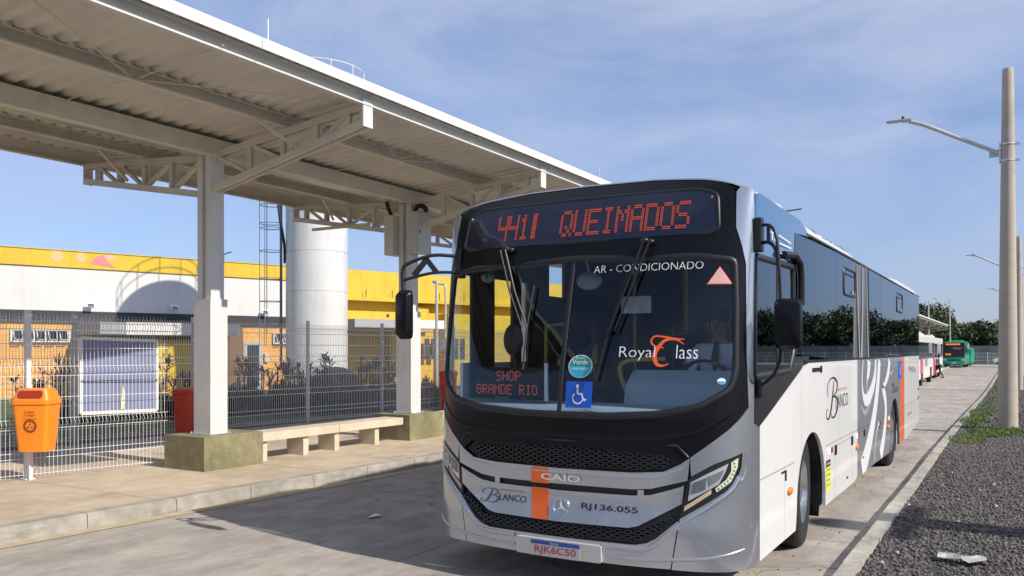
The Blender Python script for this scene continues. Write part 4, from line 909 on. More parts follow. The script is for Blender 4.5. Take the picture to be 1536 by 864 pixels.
person('dim seated figure in dark clothes with a yellow strap seen through the left windscreen pane', (XC-.66, 7.55, 1.30), radians(12), st2, mat('dark_shirt', (.05, .05, .06), .8), M_intd, M_skind, M_hair, tie=M_yel)
seat(XC-.66, 7.6, 1.20, M_seat)
# ================================================================== CANOPY
def canopy(name, label, Y0, Y1, truss_ys, cols, detail=True, group=None):
    root = thing(name, label, 'canopy', (-9.5, (Y0+Y1)/2, 0), group=group)
    zs = lambda X: 4.665+(.080 if X > -9.55 else .058)*abs(X+9.55)
    def zz(Y): return zg(Y)*.9
    # corrugated sheets: right and left wing
    pitch = .21 if detail else .63
    for nm, xa, xb in (('roof_sheet', -9.545, -6.60), ('roof_sheet', -12.62, -9.555)):
        Yk = Y0
        seglen = 3.15 if detail else 9.45
        while Yk < Y1-.01:
            Ye = min(Yk+seglen, Y1); b = MB(); prof = []; y = Yk
            while y < Ye-1e-4:
                for dy, dz in ((0, 0), (.085, 0), (.125, .042), (.170, .042)):
                    k_ = pitch/.21
                    if y+dy*k_ < Ye: prof.append((y+dy*k_, dz))
                y += pitch
            prof.append((Ye, 0))
            for (y, dz) in prof: b.v += [(xa, y, zs(xa)+dz+zz(y)), (xb, y, zs(xb)+dz+zz(y)), (xb, y, zs(xb)+dz+.012+zz(y)), (xa, y, zs(xa)+dz+.012+zz(y))]
            for i in range(len(prof)-1):
                for k in range(4): b.f.append((i*4+k, i*4+(k+1) % 4, i*4+4+(k+1) % 4, i*4+4+k))
            b.f += [(0, 1, 2, 3), tuple((len(prof)-1)*4+k for k in (3, 2, 1, 0))]
            b.build(nm, M_sheet, root, fix=False); Yk = Ye
    n = max(1, int((Y1-Y0)/20))
    def run(b, prof, x, z0, cl=True):   # open C profile extruded along Y following ground fall
        ysx = np.linspace(Y0, Y1, n*4+1); m_ = len(prof)
        k0 = len(b.v)
        for y in ysx: b.v += [(x+p[0], y, z0+p[1]+zz(y)) for p in prof]
        for i in range(len(ysx)-1):
            for k in range(m_): b.f.append((k0+i*m_+k, k0+i*m_+(k+1) % m_, k0+(i+1)*m_+(k+1) % m_, k0+(i+1)*m_+k))
        b.f.append(tuple(k0+k for k in range(m_))); b.f.append(tuple(k0+(len(ysx)-1)*m_+k for k in range(m_))[::-1])
    def C(w_, h, t=.006, lip=.02, flip=1):
        P = [(0, 0), (w_, 0), (w_, lip), (w_-t, lip), (w_-t, t), (t, t), (t, h-t), (w_-t, h-t), (w_-t, h-lip), (w_, h-lip), (w_, h), (0, h)]
        return [(flip*a, b_) for a, b_ in P]
    b = MB(); run(b, C(.075, .155, flip=1), -6.77, zs(-6.77)-.158); b.build('edge_purlin', M_purl, root)
    b = MB(); run(b, C(.07, .15, flip=1), -8.06, zs(-8.06)-.155); b.build('purlin', M_tan, root)
    b = MB(); run(b, C(.14, .22, flip=-1), -9.28, 4.415); b.build('main_beam', M_tan, root)
    b = MB(); run(b, [(0, 0), (-.2, 0), (-.2, .24), (-.19, .24), (-.19, .01), (-.01, .01), (-.01, .24), (0, .24)], -9.44, 4.43); b.build('roof_gutter', M_galv, root)
    for x in (-9.78, -10.95): b = MB(); run(b, C(.07, .16, flip=1), x, zs(x)-.165); b.build('purlin', M_tan, root)
    b = MB(); run(b, C(.07, .20, flip=1), -12.42, zs(-12.42)-.205); b.build('edge_purlin', M_tan, root)
    # fascia flashings
    b = MB(); run(b, [(0, 0), (.012, 0), (.012, .115), (-.10, .13), (-.10, .118), (0, .105)], -6.602, zs(-6.6)-.045); b.build('fascia', M_white, root)
    b = MB(); run(b, [(0, 0), (-.012, 0), (-.012, .115), (.10, .13), (.10, .118), (0, .105)], -12.63, zs(-12.63)-.035); b.build('fascia', M_white, root)
    for Y in truss_ys:
        d = zz(Y); tr = MB()
        for s_, xe, zt_, zb in ((1, -6.74, zs(-6.74)-.170, 4.51), (-1, -12.35, zs(-12.35)-.215, 4.385)):
            x0 = -9.40 if s_ > 0 else -9.66
            top0, bot0 = (4.44, 3.98) if s_ > 0 else (4.44, 3.93)
            zt_ += d; zb += d; t0, b0 = top0+d, bot0+d
            for dy in (-.055, .055):
                tr.bar((x0, Y+dy, t0), (xe, Y+dy, zt_), .035, .075); tr.bar((x0, Y+dy, b0), (xe, Y+dy, zb), .035, .085)
            fr_ = [0, .25, .48, .70, .90]
            for i, f_ in enumerate(fr_):
                X = x0+(xe-x0)*f_; zt2 = t0+(zt_-t0)*f_; zb2 = b0+(zb-b0)*f_
                if 0 < i: tr.bar((X, Y-.03, zb2), (X, Y-.03, zt2), .05, .035, (0, 1, 0)); tr.bar((X, Y+.04, zb2), (X, Y+.04, zt2), .05, .035, (0, 1, 0))
                if i < 4:
                    f2 = fr_[i+1]; X2 = x0+(xe-x0)*f2; a_ = (X, Y, zt2); c_ = (X2, Y, b0+(zb-b0)*f2)
                    if i in (2, 3): a_ = (X, Y, zb2); c_ = (X2, Y, t0+(zt_-t0)*f2)
                    tr.bar(a_, c_, .06, .045)
            if s_ > 0:
                e = MB(); e.box((xe+.02, Y, (zt_+zb)/2+.02), (.03, .17, abs(zt_-zb)+.12)); e.build('end_plate', M_white, root)
            else: tr.box((xe-.01, Y, (zt_+zb)/2), (.02, .15, abs(zt_-zb)+.10))
        tr.build('roof_truss', M_tan, root)
        if detail:
            # knee bars up to the purlins
            k = MB(); k.bar((-11.35, Y-.02, 4.30+d), (-10.95, Y-.75, zs(-11)-.17+d), .03, .04); k.build('knee_brace', M_tan, root); k = MB(); k.bar((-7.85, Y-.02, 4.35+d), (-8.02, Y-.55, zs(-8)-.17+d), .03, .03); k.build('knee_brace', M_tan, root)
    # tie rods
    rd = MB()
    for Ya, Yb in zip(truss_ys[:-1], truss_ys[1:]):
        m_ = (Ya+Yb)/2; d = zz(m_)
        if detail:
            for ya in (Ya, Yb): rd.bar((-8.04, m_, zs(-8.04)-.13+d), (-6.76, ya, zs(-6.76)-.13+d), .010, .010)
            rd.bar((-8.04, m_, zs(-8.04)-.13+d), (-6.66, m_, zs(-6.66)-.13+d), .010, .010); rd.bar((-8.04, m_, zs(-8.04)-.10+d), (-9.3, m_, zs(-9.3)-.06+d), .010, .010)
    if rd.v: rd.build('tie_rods', M_tan, root)
    for Y in cols:
        d = zz(Y)
        up = MB()
        for dx in (-.075, .075):
            x = -9.53+dx; s_ = 1 if dx > 0 else -1
            up.box((x+s_*.012, Y-.105, 3.5+d), (.10, .012, 2.1)); up.box((x+s_*.012, Y+.105, 3.5+d), (.10, .012, 2.1)); up.box((x+s_*.012, Y, 3.5+d), (.012, .19, 2.1)); up.box((x+s_*.058, Y, 3.5+d), (.012, .20, 2.1))
            up.box((x-s_*.056, Y-.088, 3.5+d), (.012, .03, 2.1)); up.box((x-s_*.056, Y+.088, 3.5+d), (.012, .03, 2.1))
        up.build('column_top', M_tan if False else M_white2, root)
        lo_ = MB(); lo_.box((-9.53, Y, 1.525+d), (.34, .29, 1.89)); cb = lo_.build('column_casing', M_white2, root, bevel=.004)
        bp_ = MB(); bp_.box((-9.53, Y, .618+d), (.42, .38, .016)); bp_.build('base_plate', M_galv, root)
        for bx_ in (-.17, .17):
            for by_ in (-.15, .15): q_ = MB(); q_.cyl((-9.53+bx_*1.12, Y+by_*1.12, .62+d), (-9.53+bx_*1.12, Y+by_*1.12, .65+d), .012, n=6); q_.build('bolt', M_galv, root)
        pd = MB(); pd.box((-9.62, Y+.14, .36+d), (.82, 1.02, .50)); p_ = pd.build('pedestal', M_green, root, bevel=.008)
        p_.rotation_euler = (0, 0, 0)
    return root
M_purl = mat('pale_steel_paint', (.62, .61, .58), .45, var=.05, vs=3)
M_white2 = mat('off_white_steel_paint', (.68, .67, .65), .45, var=.07, vs=2, dirt=.08)
TY = [7.83+4.42*k for k in range(-2, 5)]
streaks(M_white2, (5, 5, .6), .32, .46, .88)
can = canopy('platform_canopy', 'long steel bus platform canopy with beige trusses beside the front bus', -3.2, 27.6, TY, TY[2:])
can2 = canopy('platform_canopy', 'distant bus platform canopy beyond the white buses on the left of the road', 31., 112., [31.5+8.84*k for k in range(10)], [31.5+8.84*k for k in range(10)], False)
# lightning rods on the canopy edge
for k, Y in enumerate((6.05, 14.0)):
    b = MB(); b.cyl((-6.5, Y, 4.86), (-6.5, Y, 5.14), .006, .004, 6)
    tag(b.build('lightning_rod', M_galv), ('thin short lightning rod standing on the canopy edge at the upper left', 'thin short lightning rod on the canopy edge further along near the bus')[k], 'rod', 'rods on the canopy edge')
# benches
def bench(Y0, Y1, label):
    t = thing('concrete_bench', label, 'bench', (-9.5, (Y0+Y1)/2, .15), group='concrete benches between the pedestals'); m = (Y0+Y1)/2
    for a, c in ((Y0, m-.004), (m+.004, Y1)):
        b = MB(); b.box((-9.53, (a+c)/2, .505), (.42, c-a, .125)); b.build('seat_slab', M_bench, t, bevel=.006)
    for y in (Y0+.12, Y0+.26*(Y1-Y0)+.1, Y0+.5*(Y1-Y0), Y0+.80*(Y1-Y0)):
        b = MB(); b.box((-9.55, y, .295), (.36, .11, .293)); b.build('leg', M_bench, t, bevel=.004)
bench(8.53, 11.83, 'pale concrete bench between the first and second column pedestals')
bench(12.95, 16.2, 'pale concrete bench behind the second column pedestal, mostly hidden by the bus')
# electrical boxes on column 2
t = thing('electrical_box', 'grey electrical cabinet strapped to the second canopy column', 'electrical box', (-9.5, 12.25, 3.5))
b = MB(); b.box((-9.27, 12.24, 3.89), (.22, .42, .74)); bx = b.build('cabinet', mat('cabinet_grey', (.52, .52, .51), .45, var=.08, vs=5), t, bevel=.01)
b = MB(); b.box((-9.153, 12.24, 3.89), (.008, .38, .70)); b.build('cabinet_door', mat('cabinet_grey', (.52, .52, .51), .45), t, bevel=.004)
b = MB(); b.box((-9.145, 12.08, 3.89), (.015, .02, .06)); b.build('door_lock', M_dark, t)
t = thing('electrical_box', 'beige electrical cabinet on the far side of the second canopy column', 'electrical box', (-9.8, 12.25, 3.5))
b = MB(); b.box((-9.78, 12.15, 3.86), (.20, .34, .72)); b.build('cabinet', M_tan, t, bevel=.01)
b = MB(); b.tube(catmull([(-9.8, 12.1, 4.22), (-9.84, 12.1, 4.3), (-9.86, 12.05, 4.42), (-9.87, 12.05, 4.62)], 5), .035, 8); tag(b.build('conduit', M_black, smooth=60), 'black corrugated conduit running up from the beige cabinet to the beam', 'conduit')
b = MB(); b.tube(catmull([(-9.3, 12.18, 4.26), (-9.28, 12.15, 4.33), (-9.18, 12.15, 4.37), (-9.1, 12.2, 4.33), (-9.1, 12.2, 4.26)], 5), .04, 8); tag(b.build('conduit', M_black, smooth=60), 'short black conduit looping over the grey cabinet', 'conduit')
# tube lights on the second truss
b = MB(); b.box((-11.1, 12.16, 4.13), (1.45, .06, .05)); tag(b.build('tube_light', M_tan), 'long slim tube light fixed under the second truss', 'light')

# ================================================================== FENCES
M_post = mat('galvanised_post', (.50, .51, .52), .45, metal=.3, var=.12, vs=6)
def fence(name, label, pts, H, z0f, posts, white, step=.05, group='welded mesh fences', r=.0062, vb=(.33, .65, .93), top_spikes=True):
    """pts: ordered ground points; each span a panel"""
    root = thing(name, label, 'fence', (pts[0][0], pts[0][1], z0f(pts[0][1])), group=group)
    for (x0, y0), (x1, y1) in zip(pts[:-1], pts[1:]):
        L_ = hypot(x1-x0, y1-y0); d = Vector(((x1-x0)/L_, (y1-y0)/L_, 0)); nrm = Vector((d.y, -d.x, 0)); b = MB(); n = int(L_/step)
        prof = [(0, .03)]
        for v in vb: zc = H*v; prof += [(0, zc-.06), (.035, zc), (0, zc+.06)]
        prof += [(0, H)]
        zb = z0f((y0+y1)/2)
        for i in range(1, n):
            s_ = i*L_/n; p0 = Vector((x0, y0, 0))+d*s_; b.tube([p0+nrm*o_+Vector((0, 0, zb+z_)) for o_, z_ in prof], r, 3, caps=False)
        hz_ = [.06, .26]
        for v in vb: hz_ += [H*v-.06, H*v+.06]
        hz_ += [H*.16, H*(vb[0]+vb[1])/2, H*(vb[1]+vb[2])/2]
        for z_ in hz_:
            o_ = .035 if any(abs(z_-H*v) < .01 for v in vb) else 0
            b.bar(Vector((x0, y0, zb+z_))+nrm*o_, Vector((x1, y1, zb+z_))+nrm*o_, r*2, r*2)
        b.build('wire_panel', M_wire, root, fix=False)
    for (x, y, hp_, wt) in posts:
        b = MB(); zb = z0f(y); b.box((x, y, zb+hp_/2), (.06, .06, hp_)); b.box((x, y, zb+.008), (.13, .13, .016)); b.build('post', M_white if wt else M_post, root, bevel=.004)
        c_ = MB()
        for v in (.30, .55, .80, .97): c_.box((x+.035, y, zb+hp_*v), (.02, .07, .035))
        c_.build('clamps', M_wire, root)
    return root
f1 = fence('mesh_fence', 'near white welded mesh fence carrying the orange litter bin', [(-11.5, 1.3), (-11.05, 3.6), (-10.61, 5.92), (-10.27, 7.70)], 2.08, lambda y: .15, [(-11.05, 3.6, 2.15, True), (-10.61, 5.92, 2.12, True)], True, r=.0023)
fx = lambda y: -15.0+.097*min(y, 22)
fp = [(fx(y), y) for y in (3.7, 6.2, 8.71, 11.02, 13.88, 16.2, 18.9, 21.6, 24.4, 27)]
f2 = fence('mesh_fence', 'far white welded mesh fence behind the benches in front of the garden', fp, 2.22, lambda y: .12, [(x, y, 2.30, y in (13.88, 21.6)) for x, y in fp], True, group='welded mesh fences')
f2b = fence('mesh_fence', 'short return of white mesh fence joining the near and far fences', [(-10.35, 7.78), (-12.2, 8.9), (-14.15, 9.6)], 2.1, lambda y: .13, [(-12.2, 8.9, 2.1, False)], True) if False else None
b = MB(); b.add([(fx(3.7)-.12, 3.7, 0)]*0, []); 
kp = MB()
for (x0, y0), (x1, y1) in zip(fp[:-1], fp[1:]): kp.bar((x0-.12, y0, .16), (x1-.12, y1, .16), .12, .12)
tag(kp.build('fence_plinth', M_kerb), 'low concrete strip along the foot of the far mesh fence', 'plinth')
# white gate beyond the far fence at the left
t = thing('white_gate', 'white tubular gate frames beyond the far fence at the left edge', 'gate', (-16.8, 8.0, .1))
for (x, y, h) in ((-16.9, 8.15, 1.95), (-16.9, 7.65, 1.5), (-17.1, 8.35, 2.1)): b = MB(); b.box((x, y, .1+h/2), (.07, .07, h)); b.build('post', M_white, t)
for z in (1.05, .7, .3): b = MB(); b.bar((-16.9, 5.6, z), (-16.9, 7.65, z), .05, .05); b.build('rail', M_white, t)

# litter bin
def litter_bin(loc, rz, label, m, mo, textm):
    t = thing('litter_bin', label, 'litter bin', loc, rz)
    def prism4(b, z0, z1, w0, d0, w1, d1, r=.05):
        rings = []
        for z, w_, d_ in ((z0, w0, d0), (z1, w1, d1)): rings.append([(x, y, z) for x, y in fillet([(-w_/2, -d_/2), (w_/2, -d_/2), (w_/2, d_/2), (-w_/2, d_/2)], r, 4)])
        n = len(rings[0]); k = len(b.v); b.v += rings[0]+rings[1]
        b.f += [(k+i, k+(i+1) % n, k+n+(i+1) % n, k+n+i) for i in range(n)]+[tuple(k+i for i in range(n))[::-1], tuple(k+n+i for i in range(n))]
    b = MB(); prism4(b, 0., .60, .35, .26, .45, .33); o = b.build('bin_body', m, t, smooth=40, keep=True)
    b = MB(); prism4(b, .585, .635, .475, .355, .475, .355, .06); prism4(b, .635, .775, .465, .345, .37, .25, .07); o2 = b.build('bin_lid', m, t, smooth=40, keep=True)
    sl_ = Matrix.Rotation(radians(-24), 4, 'X'); b = MB(); P = fillet([(-.155, -.048), (.155, -.048), (.155, .048), (-.155, .048)], .045, 6); n = len(P)
    b.add([tuple(Vector((p[0], -.1725+.0475*(.705+p[1]-.635)/.14-.004, .705+p[1]))) for p in P], [tuple(range(n))]); b.build('bin_opening', mo, t, keep=True, fix=False)
    def tx(s, x0, x1, z0, z1):
        vs, fs = txt(s); vs = fit(vs, x0, x1, z0, z1); me = bpy.data.meshes.new('lettering')
        me.from_pydata([(x, -.131-.035*z/.60-.003, z) for x, z in vs], [], fs); me.materials.append(textm); o_ = bpy.data.objects.new('lettering', me); COL.objects.link(o_); o_.parent = t
    tx('Lixo', -.055, .055, .475, .515); tx('e aqui.', -.075, .075, .43, .47)
    b = MB(); f_ = lambda x, z: (x, -.131-.035*z/.60-.004, z)
    b.add([f_(-.085, .405), f_(.085, .405), f_(.085, .41), f_(-.085, .41)], [(0, 1, 2, 3)])
    n = 28; b.v += [f_(r_*cos(2*pi*k/n), .32+r_*sin(2*pi*k/n)) for r_ in (.082, .055) for k in range(n)]; k0 = 4
    b.f += [(k0+k, k0+(k+1) % n, k0+n+(k+1) % n, k0+n+k) for k in range(n)]
    for k in range(3):
        a = pi/2+k*2*pi/3; c_ = (.027*cos(a), .32+.027*sin(a)); b.add([f_(c_[0]-.014, c_[1]-.012), f_(c_[0]+.014, c_[1]-.012), f_(c_[0], c_[1]+.016)], [(0, 1, 2)])
    b.build('emblem', textm, t, keep=True, fix=False)
    return t
M_bin = mat('orange_plastic', (.90, .25, .012), .38, var=.04, vs=4); M_bino = mat('red_brown_opening', (.30, .02, .01), .6)
litter_bin((-10.42, 5.93, .52), radians(31), 'orange plastic litter bin hanging on a post of the near mesh fence', M_bin, M_bino, mat('brown_print', (.22, .05, .01), .6))
b = MB(); b.box((-10.52, 5.90, .38), (.05, .05, .5)); b.build('bin_stand', M_white, None) and None
COL.objects[-1] if False else None
for o in COL.objects:
    if o.name.startswith('bin_stand'): tag(o, 'short white square stand under the orange litter bin', 'post')
# banner board behind near fence
t = thing('notice_board', 'white framed grey-blue board seen from behind through the near mesh fence', 'board', (-10.5, 7.2, .9))
pA, pB = Vector((-10.62, 6.62, 0)), Vector((-10.42, 7.62, 0)); ex = (pB-pA).normalized()
b = MB(); b.bar(pA+Vector((0, 0, 1.435)), pB+Vector((0, 0, 1.41)), .02, .98); b.build('board_panel', mat('board_backing', (.19, .215, .34), .85, var=.08, vs=4), t)
b = MB()
for a_, c_ in (((pA, .93), (pA, 1.94)), ((pB, .92), (pB, 1.90)), ((pA, 1.93), (pB, 1.90)), ((pA, .93), (pB, .92)), ):
    b.bar(a_[0]+Vector((0, 0, a_[1])), c_[0]+Vector((0, 0, c_[1])), .045, .045)
b.build('board_frame', M_white, t)
mdp = (pA+pB)/2+Vector((.0, .0, 0)); b = MB(); b.bar(pA+Vector((.02, 0, 1.36)), pB+Vector((.02, 0, 1.34)), .02, .03); b.build('board_rail', mat('rail_dark_blue', (.12, .13, .18), .6), t)  # rail across the board in a plain darker blue
b = MB(); b.add([mdp+Vector((.025, 0, .96)), mdp+ex*.05+Vector((.025, 0, .96)), mdp+ex*.06+Vector((.025, 0, 1.18)), mdp+ex*.03+Vector((.025, 0, 1.30)), mdp+ex*.01+Vector((.025, 0, 1.1))], [(0, 1, 2, 3, 4)]); b.build('torn_tape', mat('tape_cream', (.62, .60, .42), .7), t)
# red and orange bins near the far fence
def gpt(px, dist, z=.12):
    k = (px-768)/FPX; u = k*dist; return (u*cos(TH)-dist*sin(TH), u*sin(TH)+dist*cos(TH), z)
def wheelie(loc, rz, s_, m, label):
    t = thing('waste_bin', label, 'waste bin', loc, rz)
    b = MB(); 
    def ring(z, w_, d_): return [(x, y, z) for x, y in fillet([(-w_/2, -d_/2), (w_/2, -d_/2), (w_/2, d_/2), (-w_/2, d_/2)], .04, 3)]
    R_ = [ring(.06*s_, .38*s_, .40*s_), ring(.86*s_, .48*s_, .52*s_), ring(.88*s_, .52*s_, .56*s_), ring(.92*s_, .52*s_, .56*s_)]; n = len(R_[0])
    for r_ in R_: b.v += r_
    for k in range(3): b.f += [(k*n+i, k*n+(i+1) % n, (k+1)*n+(i+1) % n, (k+1)*n+i) for i in range(n)]
    t.scale = (.82, .82, 1.16)
    b.f += [tuple(range(n))[::-1], tuple(3*n+i for i in range(n))]; b.build('bin_body', m, t, keep=True, smooth=40)
    b = MB(); R_ = [ring(.925*s_, .53*s_, .57*s_), ring(.97*s_, .50*s_, .54*s_), ring(1.0*s_, .35*s_, .36*s_)]
    for r_ in R_: b.v += r_
    for k in range(2): b.f += [(k*n+i, k*n+(i+1) % n, (k+1)*n+(i+1) % n, (k+1)*n+i) for i in range(n)]
    b.f += [tuple(2*n+i for i in range(n)), tuple(range(n))[::-1]]; b.build('lid', m, t, keep=True, smooth=40)
    for sx in (-1, 1): b = MB(); b.cyl((sx*.2*s_, .2*s_, .07*s_), (sx*.24*s_, .2*s_, .07*s_), .07*s_); b.build('wheel', M_rub, t, keep=True)
M_redb = mat('red_plastic', (.62, .05, .02), .4)
wheelie(gpt(277, 16.0), radians(31), .80, M_redb, 'red waste bin standing behind the first canopy column')
wheelie(gpt(299, 16.6), radians(31), .80, M_bin, 'orange waste bin half hidden behind the first canopy column')
wheelie((-12.9, 18.3, .12), radians(20), .95, M_redb, 'red waste bin between the second column and the bus')
# ================================================================== STATION BUILDING
B0 = Vector((-30.02, 15.81, 0)); BA = radians(72)
def wall_tile(name, c, c2, sx, sz, mort):
    m = bpy.data.materials.new(name); m.use_nodes = True; t = m.node_tree; p = t.nodes['Principled BSDF']; p.inputs['Roughness'].default_value = .7
    co = N(t, 'ShaderNodeTexCoord'); mp = N(t, 'ShaderNodeMapping'); mp.inputs['Rotation'].default_value = (pi/2, 0, 0)
    br = N(t, 'ShaderNodeTexBrick', ins={'Scale': 1., 'Mortar Size': .012, 'Brick Width': sx, 'Row Height': sz}); br.inputs['Color1'].default_value = (*c, 1); br.inputs['Color2'].default_value = (*c2, 1); br.inputs['Mortar'].default_value = (*mort, 1)
    t.links.new(co.outputs['Object'], mp.inputs[0]); t.links.new(mp.outputs[0], br.inputs['Vector']); t.links.new(br.outputs['Color'], p.inputs['Base Color'])
    bm_ = N(t, 'ShaderNodeBump', ins={'Strength': .5, 'Distance': .01}); t.links.new(br.outputs['Fac'], bm_.inputs['Height']); bm_.invert = True; t.links.new(bm_.outputs[0], p.inputs['Normal']); return m
M_yw = mat('yellow_wall_paint', (.66, .44, .035), .7, var=.08, vs=1.3, dirt=.06, bump=.15, bs=8)
M_ww = mat('white_wall_paint', (.60, .59, .575), .75, var=.04, vs=1., bump=.12, bs=6)
M_bs = mat('black_band_paint', (.035, .036, .042), .7)
M_or = wall_tile('orange_blocks', (.78, .40, .10), (.70, .34, .085), .39, .19, (.52, .30, .12))
M_slab = mat('slab_shade_grey', (.34, .34, .36), .7, var=.06); M_slabw = M_white  # shade on the slab sides painted as a darker grey, lit face white
streaks(M_ww, (1.6, 1.6, .3), .34, .5, .92); streaks(M_yw, (1.6, 1.6, .25), .36, .5, .86)
bld = thing('station_building', 'long low station building with a yellow parapet, white wall and orange lower storey', 'building', B0, BA)
def bb(name, m, s0, s1, o0, o1, z0, z1, par=bld, **k):   # local x=s along wall, -y = outward
    b = MB(); b.box(((s0+s1)/2, -(o0+o1)/2, (z0+z1)/2), (s1-s0, abs(o1-o0), z1-z0)); return b.build(name, m, par, keep=True, **k)
bb('parapet', M_yw, -14, 13.2, -.5, .06, 4.74, 5.33); bb('upper_wall', M_ww, -14, 13.2, -.5, 0., 3.17, 4.738)
bb('black_band', M_bs, -14, 13.2, -.45, .03, 2.74, 3.168); bb('lower_wall', M_or, -14, 2.75, -.6, -.05, 0, 2.738); bb('lower_wall', M_or, 8.35, 13.2, -.6, -.05, 0, 2.738)
for k in range(14): bb('coping', M_yw, -14+k*1.95, -14+k*1.95+1.93, -.52, .09, 5.332, 5.352+random.uniform(0, .02))
bb('recess_back', mat('brown_slats', (.16, .085, .03), .6), 2.75, 8.35, -3.2, -3.0, 0, 2.738); bb('yellow_wall', M_yw, 3.75, 7.05, 2.2, 2.55, 0, 2.12)
for k in range(46): bb('slat', mat('brown_slat', (.22, .12, .045), .6), 2.8+k*.12, 2.86+k*.12, -1.3, -1.25, 2.30, 2.735)
bb('recess_soffit', mat('brown_soffit', (.12, .07, .03), .7), 2.75, 8.35, -3.0, -.05, 2.739, 2.76)
bb('entrance_canopy', M_slab, 2.4, 7.25, -.04, 3.0, 2.30, 2.70)
bb('canopy_fascia', M_slabw, 3.22, 7.25, 3.0, 3.03, 2.285, 2.72)
bb('canopy_ceiling', mat('cream_soffit', (.5, .45, .36), .7), 2.42, 7.23, .05, 2.98, 2.285, 2.298)
bb('door', mat('grey_door', (.42, .42, .42), .5), 8.75, 9.55, -.06, -.02, 0, 2.1); bb('door_pane', mat('dark_glass', (.03, .04, .05), .1, coat=1.), 8.9, 9.4, -.03, -.012, .3, 1.95)
bb('brown_wall', mat('brown_wall', (.18, .10, .05), .7), 8.12, 8.7, -.1, -.03, 0, 2.735)
bb('meter_box', mat('cabinet_grey', (.5, .5, .5), .5), 9.62, 9.8, -.05, .06, 1.25, 1.6)
# mural circles and pink patch on the parapet
def bflat(name, m, pts, o): 
    b = MB(); b.add([(x, -o, z) for x, z in pts], [tuple(range(len(pts)))]); return b.build(name, m, bld, keep=True, fix=False)
M_pk = mat('mural_pink', (.72, .20, .22), .7); M_pp = mat('mural_pale', (.75, .42, .22), .7)
for s_, r_ in ((1.75, .22), (2.55, .19)):
    bflat('mural_circle', M_pp, [(s_+r_*.9*cos(a), 5.12+r_*sin(a)) for a in np.linspace(0, 2*pi, 20)[:-1]], .066)
bflat('mural_patch', M_pk, [(2.85, 4.93), (3.05, 5.18), (3.3, 5.28), (3.45, 5.05), (3.75, 4.80), (3.4, 4.86)], .068)
bflat('mural_circle', M_pp, [(3.55+.16*cos(a), 5.18+.12*sin(a)) for a in np.linspace(0, 2*pi, 20)[:-1]], .064)
# awning windows
def bwin(s0, s1, z0, z1, n, tilt=True):
    w_ = thing('x', 'x', 'x'); bpy.data.objects.remove(w_)
    fr_ = MB(); 
    for a, c, e, g_ in ((s0, s1, z0-.04, z0+.02), (s0, s1, z1-.02, z1+.04), (s0-.04, s0+.02, z0-.04, z1+.04), (s1-.02, s1+.04, z0-.04, z1+.04)): fr_.box(((a+c)/2, .03-.06, (e+g_)/2), (c-a, .07, g_-e))
    f_ = fr_.build('window', M_white, bld, keep=True); bb('glass', mat('dark_glass', (.03, .04, .05), .1, coat=1.), s0, s1, -.06, -.035, z0, z1, par=f_)
    st = (s1-s0)/n
    for k in range(n):
        b = MB(); a, c = s0+k*st, s0+(k+1)*st
        b.bar((c-.03, -.02, z1), (c-.03, -.02, z0), .03, .03)
        if tilt:
            for x in (a+.05, c-.06): b.bar((x, -.05, z1-.05), (x, -.26, z0+.06), .02, .03)
            b.bar((a+.05, -.26, z0+.06), (c-.06, -.26, z0+.06), .03, .02)
        b.build('sash', M_white, f_, keep=True)
bwin(.34, 2.15, 2.07, 2.46, 5); bwin(-5, -3, 2.07, 2.46, 5); bwin(10.05, 10.78, 2.05, 2.45, 2)
# right hand yellow part
bb('parapet', M_yw, 13.2, 34, -.5, .35, 4.12, 5.36); bb('ledge', M_yw, 13.2, 34, .35, .55, 3.98, 4.14); bb('recess_wall', mat('ochre_wall_paint', (.70, .42, .02), .7, var=.06), 13.2, 34, -.3, .0, 0, 4.12)
bb('yellow_block', M_yw, 16.2, 17.9, -.6, .25, 2.6, 3.85); bb('yellow_wall', M_yw, 18.6, 20.2, -.6, .9, 0, 3.5); bb('yellow_wall', M_yw, 21.5, 34, -.6, .9, 0, 3.4)
bb('yellow_wall', M_yw, 13.2, 34, -.6, .012, 2.6, 3.6)
for s_ in (14.2, 15.6, 16.9, 18.3, 19.8): bb('rain_spout', M_dark, s_, s_+.03, .55, .57, 4.14, 4.5)
bb('entrance_canopy', M_slab, 12.2, 16.8, .0, 3.0, 2.70, 3.05); bb('canopy_fascia', M_slabw, 14.25, 16.8, 3.0, 3.03, 2.69, 3.07)
bb('lower_wall', mat('ochre_lower', (.45, .27, .05), .7, var=.1), 13.2, 18.6, -.5, -.3, 0, 2.6); 
for k in range(40): bb('slat', mat('brown_slat', (.22, .12, .045), .6), 13.3+k*.13, 13.35+k*.13, -.28, -.24, 1.0, 2.68)
bb('yellow_wall', M_yw, 15.6, 16.4, .3, .5, 0, 2.6)
for s_ in (17.6, 18.0, 18.9, 19.3): bb('dark_window', mat('dark_glass', (.03, .04, .05), .1, coat=1.), s_, s_+.28, .3 if s_ < 18.5 else .905, .35 if s_ < 18.5 else .93, 1.3, 2.3)
bb('vent_hole', M_dark, 15.65, 15.8, .0, .012, 3.28, 3.42)
bb('roof', mat('roof_grey', (.3, .3, .3), .8), -14, 34, -14, -.5, 4.9, 5.0); bb('side_wall', M_yw, -14.05, -14, -14, 0, 0, 5.2); bb('back_wall', M_yw, -14, 34, -14.2, -14, 0, 5.2)
